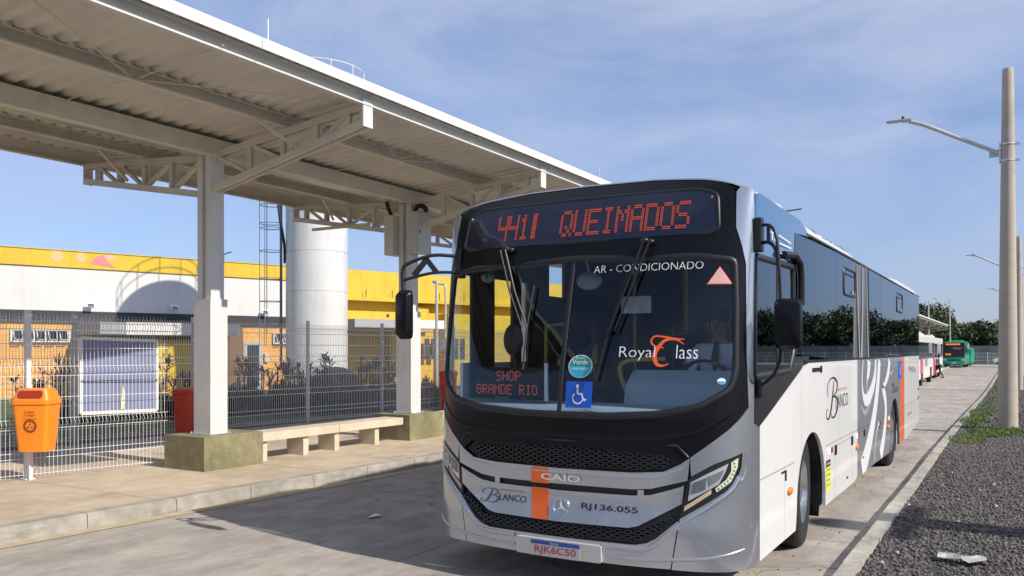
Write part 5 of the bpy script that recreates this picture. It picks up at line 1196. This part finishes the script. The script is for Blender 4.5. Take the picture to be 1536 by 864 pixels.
# flood lights on the wall (separate things)
for k, (s_, z_, lb) in enumerate(((2.82, 3.40, 'small white floodlight on the white wall at the left, above the awning windows'), (5.84, 3.40, 'small white floodlight on the white wall inside the tank shadow'), (9.55, 3.35, 'small white floodlight on the white wall between the first column and the tank'))):
    t = thing('floodlight', lb, 'floodlight', tuple(Matrix.Translation(B0) @ Matrix.Rotation(BA, 4, 'Z') @ Vector((s_, -.02, z_))), BA, 'floodlights on the station wall')
    b = MB(); M = Matrix.Rotation(radians(-35), 3, 'X'); b.box((0, -.22, 0), (.28, .05, .20), M=M); b.build('lamp_head', M_wire, t, keep=True); b = MB(); b.box((0, -.25, -.01), (.22, .02, .14), M=M); b.build('lens', mat('lens_dark', (.1, .12, .14), .1), t, keep=True)
    b = MB(); b.bar((0, 0, -.03), (0, -.2, 0), .03, .03); b.build('bracket', M_galv, t, keep=True)
t = thing('roof_lamp', 'small dark lamp on a short pole standing on the building roof beside the first column', 'lamp', tuple(Matrix.Translation(B0) @ Matrix.Rotation(BA, 4, 'Z') @ Vector((8.0, .3, 5.3))), BA)
b = MB(); b.cyl((0, 0, 0), (0, 0, .42), .03, n=8); b.build('pole', M_dark, t, keep=True); b = MB(); b.bar((0, 0, .38), (.32, 0, .50), .08, .05); b.build('lamp_head', M_dark, t, keep=True)
# garden lamp posts right of the second column
def wpt(px, o):   # a point at distance o in front of the wall line seen at px
    k = (px-768)/FPX; c_, s_ = cos(TH), sin(TH); d = (sin(radians(18)), cos(radians(18))); n = (cos(radians(18)), -sin(radians(18)))
    X0 = B0.x+o*n[0]; Y0 = B0.y+o*n[1]; A_ = d[0]*c_+d[1]*s_+k*d[0]*s_-k*d[1]*c_; B_ = X0*c_+Y0*s_+k*X0*s_-k*Y0*c_; t_ = -B_/A_
    return X0+d[0]*t_, Y0+d[1]*t_
x, y = wpt(655, 7.); t = thing('lamp_post', 'plain grey pole standing right of the second column near the bus mirror', 'lamp post', (x, y, 0))
b = MB(); b.cyl((0, 0, 0), (0, 0, 4.45), .07, .05, 10); b.build('pole', M_post, t, keep=True)
x, y = wpt(668, 5.); t = thing('lamp_post', 'thin grey post with a hooked top beside the plain grey pole', 'lamp post', (x, y, 0))
b = MB(); b.tube(catmull([(0, 0, 0), (0, 0, 2.5), (0, 0, 4.35), (-.12, -.06, 4.52), (-.35, -.2, 4.56)], 4), .045, 8); b.build('pole', M_post, t, keep=True, smooth=50); b = MB(); b.ell((-.38, -.22, 4.62), (.12, .1, .08)); b.build('lamp_head', M_post, t, keep=True)
b = MB(); b.box((.1, 0, 2.0), (.5, .4, .5)); b.build('control_box', M_galv, t, keep=True)
# ================================================================== WATER TANK
tk = thing('water_tank', 'tall white cylindrical water tower with a caged ladder on its left', 'water tank', (-19.78, 20.53, 0))
M_tank = mat('tank_white_paint', (.62, .62, .61), .35, var=.04, vs=1.5, coat=.2)
streaks(M_tank, (3.5, 3.5, .35), .32, .5, .90)
zr = [.1, 1.05, 2.35, 3.65, 4.95, 6.25]
for a, c_ in zip(zr[:-1], zr[1:]):
    b = MB(); b.lathe([(.985, a), (1.0, a+.012), (1.0, c_-.012), (.985, c_)], (0, 0, 0), 56); b.build('tank_ring', M_tank, tk, keep=True, smooth=50)
b = MB(); b.lathe([(1.0, 6.25), (1.0, 7.7), (1.58, 8.35), (1.60, 8.4), (1.60, 9.95), (1.56, 10.0), (.3, 10.2), (0, 10.22)], (0, 0, 0), 56); b.build('upper_tank', M_tank, tk, keep=True, smooth=30)
b = MB()
for k in range(12): a = 2*pi*k/12; b.cyl((1.56*cos(a), 1.56*sin(a), 9.95), (1.56*cos(a), 1.56*sin(a), 10.9), .018, n=6)
for z in (10.45, 10.9): b.tube([(1.56*cos(a), 1.56*sin(a), z) for a in np.linspace(0, 2*pi, 41)[:-1]], .018, 6, closed=True)
b.build('top_railing', M_white, tk, keep=True)
dl = Vector((-cos(TH+radians(10)), -sin(TH+radians(10)), 0)); pe = Vector((-dl.y, dl.x, 0))
lad = MB(); o_ = dl*1.15
for s_ in (-.2, .2): lad.cyl(o_+pe*s_+Vector((0, 0, 1.2)), o_+pe*s_+Vector((0, 0, 6.8)), .025, n=6)
for k in range(19): z = 1.4+k*.28; lad.cyl(o_-pe*.2+Vector((0, 0, z)), o_+pe*.2+Vector((0, 0, z)), .014, n=6)
lad.build('ladder', M_dark2 if False else mat('ladder_grey', (.16, .17, .20), .5), tk, keep=True)
cg = MB()
for z in (2.6, 3.35, 4.1, 5.0, 5.75, 5.9, 6.5, 6.7): cg.tube([o_+dl*.32+dl*(.36*cos(a))+pe*(.34*sin(a))+Vector((0, 0, z)) for a in np.linspace(0, 2*pi, 25)[:-1]], .014, 6, closed=True)
for a in (-1.1, 0, 1.1): p = o_+dl*.32+dl*(.36*cos(a))+pe*(.34*sin(a)); cg.cyl(p+Vector((0, 0, 1.9)), p+Vector((0, 0, 6.8)), .013, n=6)
cg.build('ladder_cage', mat('ladder_grey', (.16, .17, .20), .5), tk, keep=True)
pp = MB(); pp.tube(catmull([tuple(dl*1.25+pe*.25+Vector((0, 0, 6.9))), tuple(dl*1.15+pe*.3+Vector((0, 0, 6.0))), tuple(dl*1.03+pe*.2+Vector((0, 0, 5.2))), tuple(dl*1.02+pe*.1+Vector((0, 0, 4.6)))], 6), .045, 8); pp.build('drain_pipe', M_black, tk, keep=True, smooth=50)
b = MB(); b.lathe([(1.6, -.02), (1.6, .1), (0, .1)], (0, 0, 0), 32); b.build('tank_base', M_kerb, tk, keep=True)
# ================================================================== GARDEN
lawn = struct(strip('lawn', lambda y: -29, lambda y: fx(y)-.25, 0, 31, .125, mat('lawn_ground', (.075, .12, .025), .95, c2=(.045, .075, .018), vs=2.2, bump=.6, bs=60), 20, 6))
pth = MB(); pth.add([(-24, -4, .13), (-15.2, -4, .13), (-14.8, 5, .13), (-19, 9, .133), (-24, 9, .13)], [(0, 1, 2, 3, 4)])
def lawnblades():
    sp = []
    for _ in range(260): y = random.uniform(4, 26); sp.append((random.uniform(-19, fx(y)-.4), y, .8, 26))
    return sp
tufts('lawn_grass', lawnblades(), .09, .009, mat('lawn_blades', (.10, .17, .03), .7, c2=(.06, .11, .02), vs=2), 'mown lawn growing behind the far mesh fence')
M_cordy = mat('cordyline_leaf', (.075, .025, .03), .45, c2=(.03, .028, .02), vs=5, spec=.5)
M_bushg = mat('shrub_leaf', (.035, .06, .02), .5, c2=(.02, .032, .014), vs=6)
def blade(b, p, d, ln, wd, droop):
    d = d.normalized(); sd = d.cross(Vector((0, 0, 1))); sd = sd.normalized() if sd.length > .05 else Vector((1, 0, 0)); k = len(b.v); n = 4
    for i in range(n+1):
        t = i/n; c_ = p+d*ln*t+Vector((0, 0, -droop*t*t)); w_ = wd*(.25+1.5*t*(1-t)*1.7)*(1 if i < n else .0)
        b.v += [tuple(c_+sd*w_/2), tuple(c_-sd*w_/2+Vector((0, 0, .004)))]
    for i in range(n): b.f.append((k+2*i, k+2*i+1, k+2*i+3, k+2*i+2))
def cordyline(loc, h, label, gp, m=M_cordy, ns=3):
    t = thing('cordyline_plant', label, 'plant', loc, random.uniform(0, 6), gp); st = MB(); lf = MB()
    for _ in range(ns):
        a = random.uniform(0, 6.28); top = Vector((cos(a)*random.uniform(.05, .3), sin(a)*random.uniform(.05, .3), h*random.uniform(.55, .95)))
        st.tube([(top.x*.3, top.y*.3, 0), (top.x*.6, top.y*.6, top.z*.5), tuple(top)], [.022, .018, .014], 5)
        for k in range(26):
            z = top.z*(random.uniform(.35, 1.) if k < 12 else 1.); f_ = z/top.z; p = Vector((top.x*(.3+.7*f_), top.y*(.3+.7*f_), z))
            az = random.uniform(0, 6.28); el = random.uniform(.1, 1.2) if k >= 12 else random.uniform(-.2, .8); blade(lf, p, Vector((cos(az)*cos(el), sin(az)*cos(el), sin(el))), random.uniform(.26, .44), random.uniform(.035, .06), random.uniform(.02, .16))
    st.build('stem', mat('plant_stem', (.10, .08, .05), .8), t, keep=True, fix=False); lf.build('foliage', m, t, keep=True, fix=False); return t
tints = [M_cordy, M_cordy, mat('cordyline_purple', (.10, .02, .035), .45, c2=(.05, .012, .018), vs=5), M_bushg]
spots = [(p, 3.2+.5*(i % 3), random.uniform(1.0, 1.5)) for i, p in enumerate((36, 55, 78, 92, 108, 118, 178, 243, 256, 280, 345, 362, 376, 392, 408, 418, 440, 452, 462, 478, 490, 505, 533, 545, 556, 568, 585, 596))]
where = ['at the left edge beside the white gate', 'just left of the orange litter bin', 'directly behind the top of the orange litter bin', 'right of the near fence post above the litter bin', 'beside the grey fence post left of the board', 'touching the left edge of the framed board', 'hidden behind the middle of the framed board', 'just right of the framed board', 'in front of the yellow wall, second right of the board', 'next to the first column on its left', 'immediately right of the first column', 'in front of the grey door', 'right of the grey door, before the orange wall', 'under the small awning window', 'left of the water tower ladder', 'at the foot of the tower ladder', 'before the left edge of the water tower', 'before the middle of the water tower', 'right beside the tall white fence post', 'in front of the grey covered heap', 'before the right edge of the water tower', 'just right of the water tower', 'left of the grey fence post near the second column', 'behind the grey fence post near the second column', 'right of the grey fence post near the second column', 'a little left of the second column', 'touching the second column on its left', 'half hidden behind the second column']
for i, (px, _, h) in enumerate(spots):
    d_ = 18.4+(px/600.)*5.0+.5*(i % 3)
    cordyline(gpt(px, d_), h, 'spiky cordyline '+where[i], 'cordylines in the bed behind the far fence', tints[i % 4] if i % 4 < 3 else M_cordy, 3+i % 2)
def hedge(label, px0, px1, dd, h, dens, m):
    b = MB(); n = int((px1-px0)*dens)
    for _ in range(n):
        px = random.uniform(px0, px1); d_ = 17.6+(px/600.)*5.0+random.uniform(-.0, dd); x, y, z = gpt(px, d_); hh = h*(.75+.35*sin(px*.13)*sin(px*.041+1)); zz_ = random.uniform(.02, 1)**.8*hh; az = random.uniform(0, 6.28); el = random.uniform(-.3, 1.2)
        blade(b, Vector((x, y, z+zz_)), Vector((cos(az)*cos(el), sin(az)*cos(el), sin(el))), random.uniform(.14, .3), random.uniform(.03, .055), .05)
    return stuff(tag(b.build('hedge', m, fix=False), label, 'hedge'))
hedge('dark leafy hedge growing behind the far fence from the board to the bus', 228, 660, 1.6, .78, 26, M_bushg)
hedge('dark leafy shrubs behind the far fence around the orange litter bin', 88, 230, 1.4, .72, 26, M_bushg)
# shaded dark mound behind the fence near the tank
b = MB(); b.ell((0, 0, 0), (.8, 1.0, .95), 20, 12); o = b.build('covered_mound', mat('grey_tarp', (.12, .13, .17), .7, bump=.4, bs=5), None, smooth=60); o.location = gpt(503, 23.6, .35); tag(o, 'grey rounded covered heap behind the hedge at the foot of the water tower', 'covered heap')
# ================================================================== LAMP POSTS RIGHT
M_conc = mat('pole_concrete', (.46, .40, .33), .85, var=.10, vs=5, bump=.12, bs=40, dirt=.10)
def lamp(x, y, label):
    z = zg(y)+.06; t = thing('street_lamp', label, 'street lamp', (x, y, z), 0, 'concrete street lamps along the verge')
    b = MB(); b.lathe([(.195, -.2), (.185, 1.), (.165, 3.), (.118, 7.0), (.108, 7.74), (.10, 7.77), (0, 7.77)], (0, 0, 0), 24); b.build('pole', M_conc, t, keep=True, smooth=50)
    b = MB(); b.tube(catmull([(-.10, 0, 5.94), (-.5, -.02, 6.16), (-1.0, -.05, 6.43), (-1.48, -.1, 6.69), (-1.70, -.1, 6.80), (-1.92, -.1, 6.88)], 5), [.045]*26, 8); 
    b.box((-.24, 0, 5.98), (.22, .02, .16)); b.build('arm', M_post, t, keep=True, smooth=50)
    b = MB(); 
    for zz_ in (5.80, 6.15): b.lathe([(.135, zz_-.02), (.142, zz_-.015), (.142, zz_+.015), (.135, zz_+.02)], (0, 0, 0), 20); b.box((.18, 0, zz_), (.05, .04, .05))
    b.box((-.15, 0, 5.98), (.03, .12, .42)); b.build('clamp', M_galv, t, keep=True)
    b = MB(); b.box((-1.96, -.1, 6.91), (.20, .12, .06)); b.box((-2.20, -.1, 6.92), (.36, .17, .035)); h_ = b.build('lamp_head', mat('lamp_head_grey', (.42, .42, .40), .5), t, keep=True, bevel=.01)
    b = MB(); b.cyl((-2.04, -.1, 6.93), (-2.04, -.1, 7.01), .035, .03, 10); b.build('photocell', M_black, t, keep=True)
    return t
L1 = lamp(-.1, 20.9, 'tall concrete street lamp nearest to the camera, rising from the gravel verge')
for k, (y, lb) in enumerate(((49.5, 'second concrete street lamp from the camera, just behind the nearest one'), (77.7, 'third concrete street lamp from the camera along the verge'), (105.5, 'farthest concrete street lamp at the end of the verge'))):
    dup(L1, (-.1+.012*(y-20.9), y, zg(y)+.06), 0, lb)
# an assumed utility pole off frame, thickened to cast the broad gravel shadow
t = thing('utility_pole', 'concrete utility pole assumed out of view on the right, shaped for the gravel shadow', 'utility pole', (8.4, 8.6, .06))
b = MB(); b.lathe([(.34, -.2), (.24, 7.9), (0, 7.9)], (0, 0, 0), 20); b.build('pole', M_conc, t, keep=True, smooth=50); b = MB(); b.box((0, 0, 7.4), (.12, 1.8, .1)); b.build('crossarm', M_post, t, keep=True)
# paper litter
b = MB(); g_ = 6
for i in range(g_+1):
    for j in range(g_+1): b.v.append((-.52+.34*i/g_, 7.42+.16*j/g_+.04*sin(i*1.3), .125+.03*random.random()))
for i in range(g_):
    for j in range(g_): a = i*(g_+1)+j; b.f.append((a, a+1, a+g_+2, a+g_+1))
tag(b.build('plastic_wrapper', mat('wrapper', (.34, .35, .36), .3, bump=.6, bs=30)), 'crumpled clear plastic wrapper lying on the dark gravel', 'litter')
b = MB(); b.add([(-5.86, 6.84, .004), (-5.78, 6.80, .02), (-5.74, 6.92, .03), (-5.80, 6.98, .012), (-5.84, 6.93, .03)], [(0, 1, 2, 4), (4, 2, 3)])
tag(b.build('paper_scrap', M_wp), 'small scrap of white paper lying on the road in the bus shadow', 'litter')
# ================================================================== FAR VEHICLES
def far_bus(label, x0, x1, y0, y1, body, h=3.05, band=None, art=True, face=False, glassm=None):
    W_ = x1-x0; xc = (x0+x1)/2; yc_ = (y0+y1)/2; z0 = zg(yc_); t = thing('bus', label, 'bus', (xc, yc_, z0)); gm = mat('far_bus_glass', (.02, .025, .03), .12, coat=1.)
    def bx(name, m, c, d, bev=0.): b = MB(); b.box((c[0]-xc, c[1]-yc_, c[2]), d); return b.build(name, m, t, keep=True, bevel=bev)
    L_ = y1-y0
    bx('body', body, (xc, yc_, 1.68), (W_, L_, 2.65), .12)
    bx('roof_unit', body, (xc, yc_-.5, h+.06), (W_*.7, 2.2, .25), .06); bx('roof_unit', body, (xc, yc_+3, h+.04), (W_*.6, 1.6, .2), .06)
    n = 6
    for k in range(n):
        a = y0+.5+k*(L_-1)/n
        for xs in (x0-.005, x1+.005): bx('window', gm, (xs, a+(L_-1)/n/2, 2.05), (.03, (L_-1)/n-.08, 1.0))
    for yy in (y0+2.6, y1-3.2):
        for sx in (-1, 1):
            xx = xc+sx*(W_/2-.13); b = MB(); b.lathe([(.25, -.14), (.48, -.13), (.50, -.08), (.50, .08), (.48, .13), (.25, .14)], (xx-xc, yy-yc_, .5), 20, Matrix.Rotation(pi/2, 3, 'Y')); wz = b.build('wheel', M_rub, t, keep=True)
            b = MB(); b.lathe([(.25, .12*sx), (.2, .05*sx), (.0, .08*sx)], (xx-xc, yy-yc_, .5), 16, Matrix.Rotation(pi/2, 3, 'Y')); b.build('rim', M_galv, wz, keep=True)
            bx('wheel_arch', M_black, (xc+sx*(W_/2+.002), yy, .62), (.02, 1.25, .72))
    return t, bx, gm
M_wb = mat('white_bus_paint', (.74, .73, .70), .35, coat=.3); M_rb = mat('red_bus_paint', (.50, .03, .04), .35)
t, bx, gm = far_bus('white and red bus with a roof unit, the nearer one beside the far platform', -7.15, -4.62, 52.2, 64.2, M_wb)
bx('red_band', M_rb, (-4.61, 63.4, 1.0), (.03, .9, 1.2)); bx('livery_art', mat('art_red', (.42, .12, .12), .5), (-4.61, 54.6, 1.15), (.03, 1.6, .9)); bx('livery_art', mat('art_grey', (.25, .25, .27), .5), (-4.61, 57.6, 1.35), (.03, 1.5, .45)); bx('mirror', M_wb, (-4.35, 63.9, 2.2), (.2, .1, .7), .04); bx('rear_window', gm, (-5.9, 52.19, 2.1), (1.9, .04, .9))
t, bx, gm = far_bus('second white bus further along the platform behind the pedestrian', -7.45, -4.93, 67.0, 76.6, M_wb)
bx('red_band', M_rb, (-4.92, 68.1, .9), (.03, 1.2, 1.0)); bx('door', gm, (-4.92, 69.8, 1.3), (.03, .9, 2.1)); bx('rear_window', gm, (-6.2, 66.99, 2.1), (1.9, .04, .9)); bx('tail_light', M_red, (-5.1, 66.98, 1.2), (.15, .04, .5))
# green bus facing the camera
MG = mat('green_bus_paint', (.015, .42, .25), .3, coat=.5)
gx0, gx1, gy0 = -7.05, -4.80, 110.0
t, bx, gm = far_bus('green bus with lit orange destination sign driving towards the camera', gx0, gx1, gy0, gy0+11.5, MG)
gxc = (gx0+gx1)/2
bx('windscreen', gm, (gxc, gy0-.03, 1.95), (2.25, .06, 1.45), .02); bx('sign_box', M_black, (gxc, gy0-.05, 2.72), (2.2, .06, .36), .02)
bx('destination_text', mat('orange_led', (.3, .05, .0), .5, emit=(1, .28, .04), es=.8), (gxc-.1, gy0-.085, 2.72), (1.5, .02, .17)); bx('route_board', mat('orange_led2', (.3, .05, .0), .5, emit=(1, .3, .05), es=.6), (gxc-.6, gy0-.085, 1.55), (.6, .02, .2)); bx('sticker', mat('art_red', (.42, .12, .12), .5), (gxc+.35, gy0-.075, 2.35), (1.1, .02, .08)); bx('sticker', M_wp, (gxc+.35, gy0-.075, 2.2), (.8, .02, .05))
bx('grille', M_black, (gxc, gy0-.03, .82), (1.3, .06, .16)); bx('bumper', MG, (gxc, gy0-.06, .62), (2.25, .14, .34), .05); bx('number_plate', M_wp, (gxc, gy0-.14, .55), (.4, .02, .13))
for sx in (-1, 1): bx('headlight', mat('lamp_white', (.7, .7, .65), .2), (gxc+sx*.95, gy0-.05, .92), (.42, .08, .18), .03)
for sx in (-1, 1): bx('mirror', MG if sx < 0 else M_wb, (gxc+sx*1.45, gy0-.1, 2.45), (.22, .15, .55), .06); bx('mirror_stay', MG, (gxc+sx*1.32, gy0-.02, 2.75), (.3, .08, .08))
bx('smile_crease', mat('green_light', (.04, .55, .36), .3), (gxc, gy0-.05, 1.12), (2.4, .06, .06), .02)
t = thing('bus', 'teal green bus partly seen behind the right side of the green bus', 'bus', (-5.75, 128, zg(113)))
b = MB(); b.box((0, 0, 1.3), (2.3, 8, 2.0)); b.build('body', MG, t, keep=True, bevel=.25); b = MB(); b.box((0, -4.02, 1.75), (1.9, .05, .7)); b.build('windscreen', mat('far_bus_glass', (.02, .025, .03), .12), t, keep=True)
for sx in (-1, 1):
    b = MB(); b.cyl((sx*.9-.1, -2.8, .42), (sx*.9+.1, -2.8, .42), .42); b.build('wheel', M_rub, t, keep=True)
# pedestrian
walk = dict(stand); walk.update(knL=(-.1, -.22, .52), anL=(-.1, -.12, .12), toL=(-.1, -.28, .10), knR=(.1, .02, .47), anR=(.1, .25, .12), toR=(.1, .14, .04), haL=(-.30, .10, .86), elL=(-.26, .05, 1.1), haR=(.30, -.22, .98))
person('person in a white shirt and dark trousers walking beside the far white bus', (-4.75, 70.2, zg(70)), radians(-70), walk, mat('white_shirt', (.75, .78, .82), .8), M_intd, M_skind, M_hair)
# ================================================================== FAR FENCE, CAR, WALL
ff = thing('mesh_fence', 'distant white mesh fence crossing the end of the road', 'fence', (0, 131, -.35))
for k in range(24):
    b = MB(); b.box((-30+k*3.0, 0, .85), (.10, .10, 1.9)); b.build('post', M_white, ff, keep=True)
b = MB()
for k in range(24*14): b.box((-30+k*.214, 0, .85), (.02, .02, 1.6))
for z in (.1, .6, 1.1, 1.62): b.box((5, 0, z), (72, .03, .03))
stuff(b.build('wire_panel', M_wire, ff, keep=True, fix=False))
t = thing('boundary_wall', 'long grey concrete wall beyond the distant fence', 'wall', (0, 141, -.4)); b = MB(); b.box((10, 0, 1.35), (130, .3, 2.7)); b.build('wall', mat('wall_grey', (.26, .26, .25), .9, var=.15, vs=.8, dirt=.2), t, keep=True)
for k in range(26): b = MB(); b.box((-53+k*5, -.2, 1.3), (.25, .15, 2.6)); b.build('pier', mat('wall_grey', (.26, .26, .25), .9), t, keep=True)
def car(x, y, rz, label, m):
    t = thing('parked_car', label, 'car', (x, y, -.38), rz, 'white cars beyond the distant fence'); P = [(-2.1, .35), (-2.15, .75), (-1.9, .88), (-1.35, .95), (-.8, 1.38), (.6, 1.42), (1.35, 1.0), (2.0, .9), (2.15, .6), (2.1, .35)]
    b = MB(); b.prism(P, (0, 1.7, 0), (0, -.85, 0), (0, 2)); b.build('body', m, t, keep=True, bevel=.06)
    b = MB(); b.prism([(-1.2, .97), (-.75, 1.32), (.55, 1.36), (1.15, 1.0)], (0, 1.72, 0), (0, -.86, 0), (0, 2)); b.build('windows', mat('dark_glass', (.03, .04, .05), .1), t, keep=True)
    for xx in (-1.35, 1.35):
        for sy in (-.8, .8): b = MB(); b.cyl((xx, sy-.1, .32), (xx, sy+.1, .32), .32); b.build('wheel', M_rub, t, keep=True)
    for sy in (-.6, .6): b = MB(); b.box((-2.12, sy, .72), (.1, .35, .15)); b.build('headlight', mat('lamp_white', (.7, .7, .65), .2), t, keep=True)
car(-.3, 134.5, radians(5), 'white car parked beyond the distant fence left of the lamp post', M_wb); car(12, 134.5, radians(3), 'white car beyond the distant fence right of the frame', M_wb)
# far lamp columns above the canopy
for px, py, d_, lb, arm in ((1393, 450, 84, 'thin far lamp mast with a side arm rising above the distant canopy', 1), (1425, 449, 98, 'thin plain far mast rising behind the distant canopy', 0), (1465, 507, 150, 'small far lamp mast standing in front of the trees', 1)):
    x, y, _ = gpt(px, d_); hh = 1.78+(524-py)*d_/FPX+.35; t = thing('lamp_mast', lb, 'lamp mast', (x, y, -.35)); b = MB(); b.cyl((0, 0, 0), (0, 0, hh), .10, .06, 8); b.build('pole', M_post, t, keep=True)
    if arm: b = MB(); b.bar((0, 0, hh-.1), (.35, .2, hh+.1), .07, .05); b.box((.5, .28, hh+.13), (.4, .2, .07)); b.build('arm', M_post, t, keep=True)
x, y, _ = gpt(1382, 100); b = MB()
# ================================================================== TREES
M_leaf = [mat('tree_leaves_%s' % n_, c, .6, c2=c2_, vs=.35) for n_, c, c2_ in (('deep', (.034, .060, .014), (.014, .028, .008)), ('mid', (.060, .090, .020), (.026, .046, .011)), ('pale', (.095, .11, .03), (.045, .06, .015)))]
M_bark = mat('tree_bark', (.12, .095, .07), .9, var=.3, vs=6)
def tree_proto(h, r, m, n, leaf=.42, seed=0):
    rs = np.random.default_rng(seed); t = thing('tree', 'x', 'tree', (0, 0, 0)); b = MB(); th_ = h*.42
    b.tube([(0, 0, -.3), (.1, 0, th_*.5), (0, .1, th_), (.1, 0, h*.75)], [.05*h*.55, .04*h*.5, .03*h*.5, .012*h*.5], 7); cl = []
    for k in range(11):
        a = rs.uniform(0, 6.28); rr_ = r*rs.uniform(.35, .8); z = h*rs.uniform(.35, .9); rr_ *= (1.15-(z/h-.5)**2*2.2); c_ = Vector((cos(a)*rr_, sin(a)*rr_, z)); cl.append((c_, r*rs.uniform(.30, .5)))
        b.tube([(0, 0, z*.55), tuple(c_*.55+Vector((0, 0, z*.33))), tuple(c_)], [.05*h*.2, .03*h*.2, .01*h*.2], 5, caps=False)
    cl.append((Vector((0, 0, h*.85)), r*.42)); cl.append((Vector((0, 0, h*.6)), r*.6))
    b.build('trunk', M_bark, t, keep=True, fix=False)
    nn = n//len(cl); V = []
    for c_, q in cl:
        u = rs.normal(size=(nn, 3)); u /= np.linalg.norm(u, axis=1)[:, None]; rad_ = q*rs.uniform(.55, 1.12, (nn, 1))**.6*(1+.25*np.sin(u[:, :1]*9)*np.sin(u[:, 1:2]*8)); p = np.array(c_)[None]+u*rad_*np.array([[1, 1, .8]])
        a = rs.normal(size=(nn, 3)); a /= np.linalg.norm(a, axis=1)[:, None]; bb_ = np.cross(a, u+rs.normal(size=(nn, 3))*.5); bb_ /= np.linalg.norm(bb_, axis=1)[:, None]+1e-9; s_ = leaf*rs.uniform(.5, 1.2, (nn, 1))
        V.append(np.stack([p-a*s_*.5, p+bb_*s_*.32, p+a*s_*.5, p-bb_*s_*.32], 1))
    V = np.concatenate(V).reshape(-1, 3); nq = len(V)//4; me = bpy.data.meshes.new('crown'); me.from_pydata(V.tolist(), [], np.arange(nq*4).reshape(-1, 4).tolist()); me.materials.append(m)
    o = bpy.data.objects.new('crown', me); COL.objects.link(o); o.parent = t; return t
protos = [tree_proto(8, 4.2, M_leaf[0], 5200, .5, 1), tree_proto(9, 4.6, M_leaf[1], 5200, .5, 2), tree_proto(7, 3.6, M_leaf[2], 4200, .45, 3), tree_proto(10, 4.0, M_leaf[0], 5200, .5, 4)]
used = [False]*4
def put_tree(k, x, y, z, s_, rz_, label, gp):
    if not used[k]: used[k] = True; o = protos[k]; o.location = (x, y, z); o.rotation_euler = (0, 0, rz_); o['label'] = label; o['group'] = gp
    else: o = dup(protos[k], (x, y, z), rz_, label, gp)
    o.scale = (s_, s_, s_); return o
kinds = ('dense dark green', 'mid green', 'pale green loose', 'tall dark green')
# heights follow the tree line of the photo: (px, top py)
tl = [(1372, 452), (1384, 453), (1398, 471), (1410, 479), (1421, 484), (1434, 484), (1446, 482), (1458, 480), (1470, 478), (1482, 484), (1492, 487), (1503, 490), (1515, 482), (1527, 472), (1540, 470), (1555, 468), (1575, 465), (1600, 462), (1360, 455), (1345, 456), (1378, 456), (1391, 463), (1404, 473), (1428, 486)]
lab = {1378: 'dark tree peeping between the front bus and the distant canopy', 1391: 'tree crown behind the arm of the first far lamp mast', 1404: 'low dark tree just right of the first far lamp mast', 1428: 'dark tree just right of the plain far mast', 1384: 'dark tree rising above the distant canopy roof beside the bus roof', 1398: 'rounded tree crown behind the first far lamp mast', 1410: 'pale tree between the two far lamp masts', 1421: 'tall tree directly behind the plain far mast', 1434: 'dense tree crown above the left side of the green bus', 1446: 'mid green tree above the right side of the green bus', 1458: 'pale tree left of the small far lamp mast', 1470: 'tall dark tree right behind the small far lamp mast', 1482: 'dense tree in the gap left of the nearest lamp post', 1492: 'mid green tree just left of the nearest lamp post', 1527: 'tall tree at the right edge of the photo behind the second lamp post'}
def far_tree(px, py, d_, k, lb=None):
    x, y, _ = gpt(px, d_); h = 1.78+(524-py)*d_/FPX+.4
    return put_tree(k, x, y, -.5, h/(8, 9, 7, 10)[k]*.95, random.uniform(0, 6), lb or 'leafy tree of the far wood outside or hidden at the edges of the view', 'trees beyond the end of the road' if lb in lab.values() else 'trees of the far wood out of view')
for i, (px, py) in enumerate(tl):
    if px in lab: far_tree(px, py, 150+random.uniform(-4, 4), i % 4, lab[px])
for i, (px, py) in enumerate([t_ for t_ in tl if t_[0] not in lab]+[(1600+36*q, 466-q*1.5+random.uniform(-24, 20)) for q in range(26)]):
    far_tree(px, py, 150 if px < 1600 else 128, i % 4, 'leafy tree of the far wood outside or hidden at the edges of the view')
tufts_b = MB()
for _ in range(14000):
    px = random.uniform(1340, 1620); d_ = random.uniform(141, 172); x, y, _z = gpt(px, d_); z = random.uniform(0, 1)**.7*(2.3+.9*sin(px*.11)+.5*sin(px*.37)); az = random.uniform(0, 6.28); el = random.uniform(-.3, 1.3); blade(tufts_b, Vector((x, y, z)), Vector((cos(az)*cos(el), sin(az)*cos(el), sin(el))), random.uniform(.4, .8), .3, .1)
stuff(tag(tufts_b.build('undergrowth', M_leaf[1], fix=False), 'light green undergrowth along the top of the distant wall', 'undergrowth'))
# trees and fence off to the right that the bus windows reflect
for i in range(14):
    put_tree(i % 4, 48+random.uniform(-3, 6), -16+i*10.0+random.uniform(-1.5, 1.5), -.3, random.uniform(.55, .85), random.uniform(0, 6), 'leafy tree in a row across the gravel beyond the right edge', 'trees beyond the gravel on the right')
for i in range(12):
    put_tree(i % 4, -50+i*8.5, -46+random.uniform(-3, 3), -.3, random.uniform(.6, .9), random.uniform(0, 6), 'leafy tree in a row behind the camera, outside the photo', 'trees behind the camera')
print('objects', len(COL.objects), 'tris', sum(len(o.data.polygons) for o in COL.objects if o.type == 'MESH'))
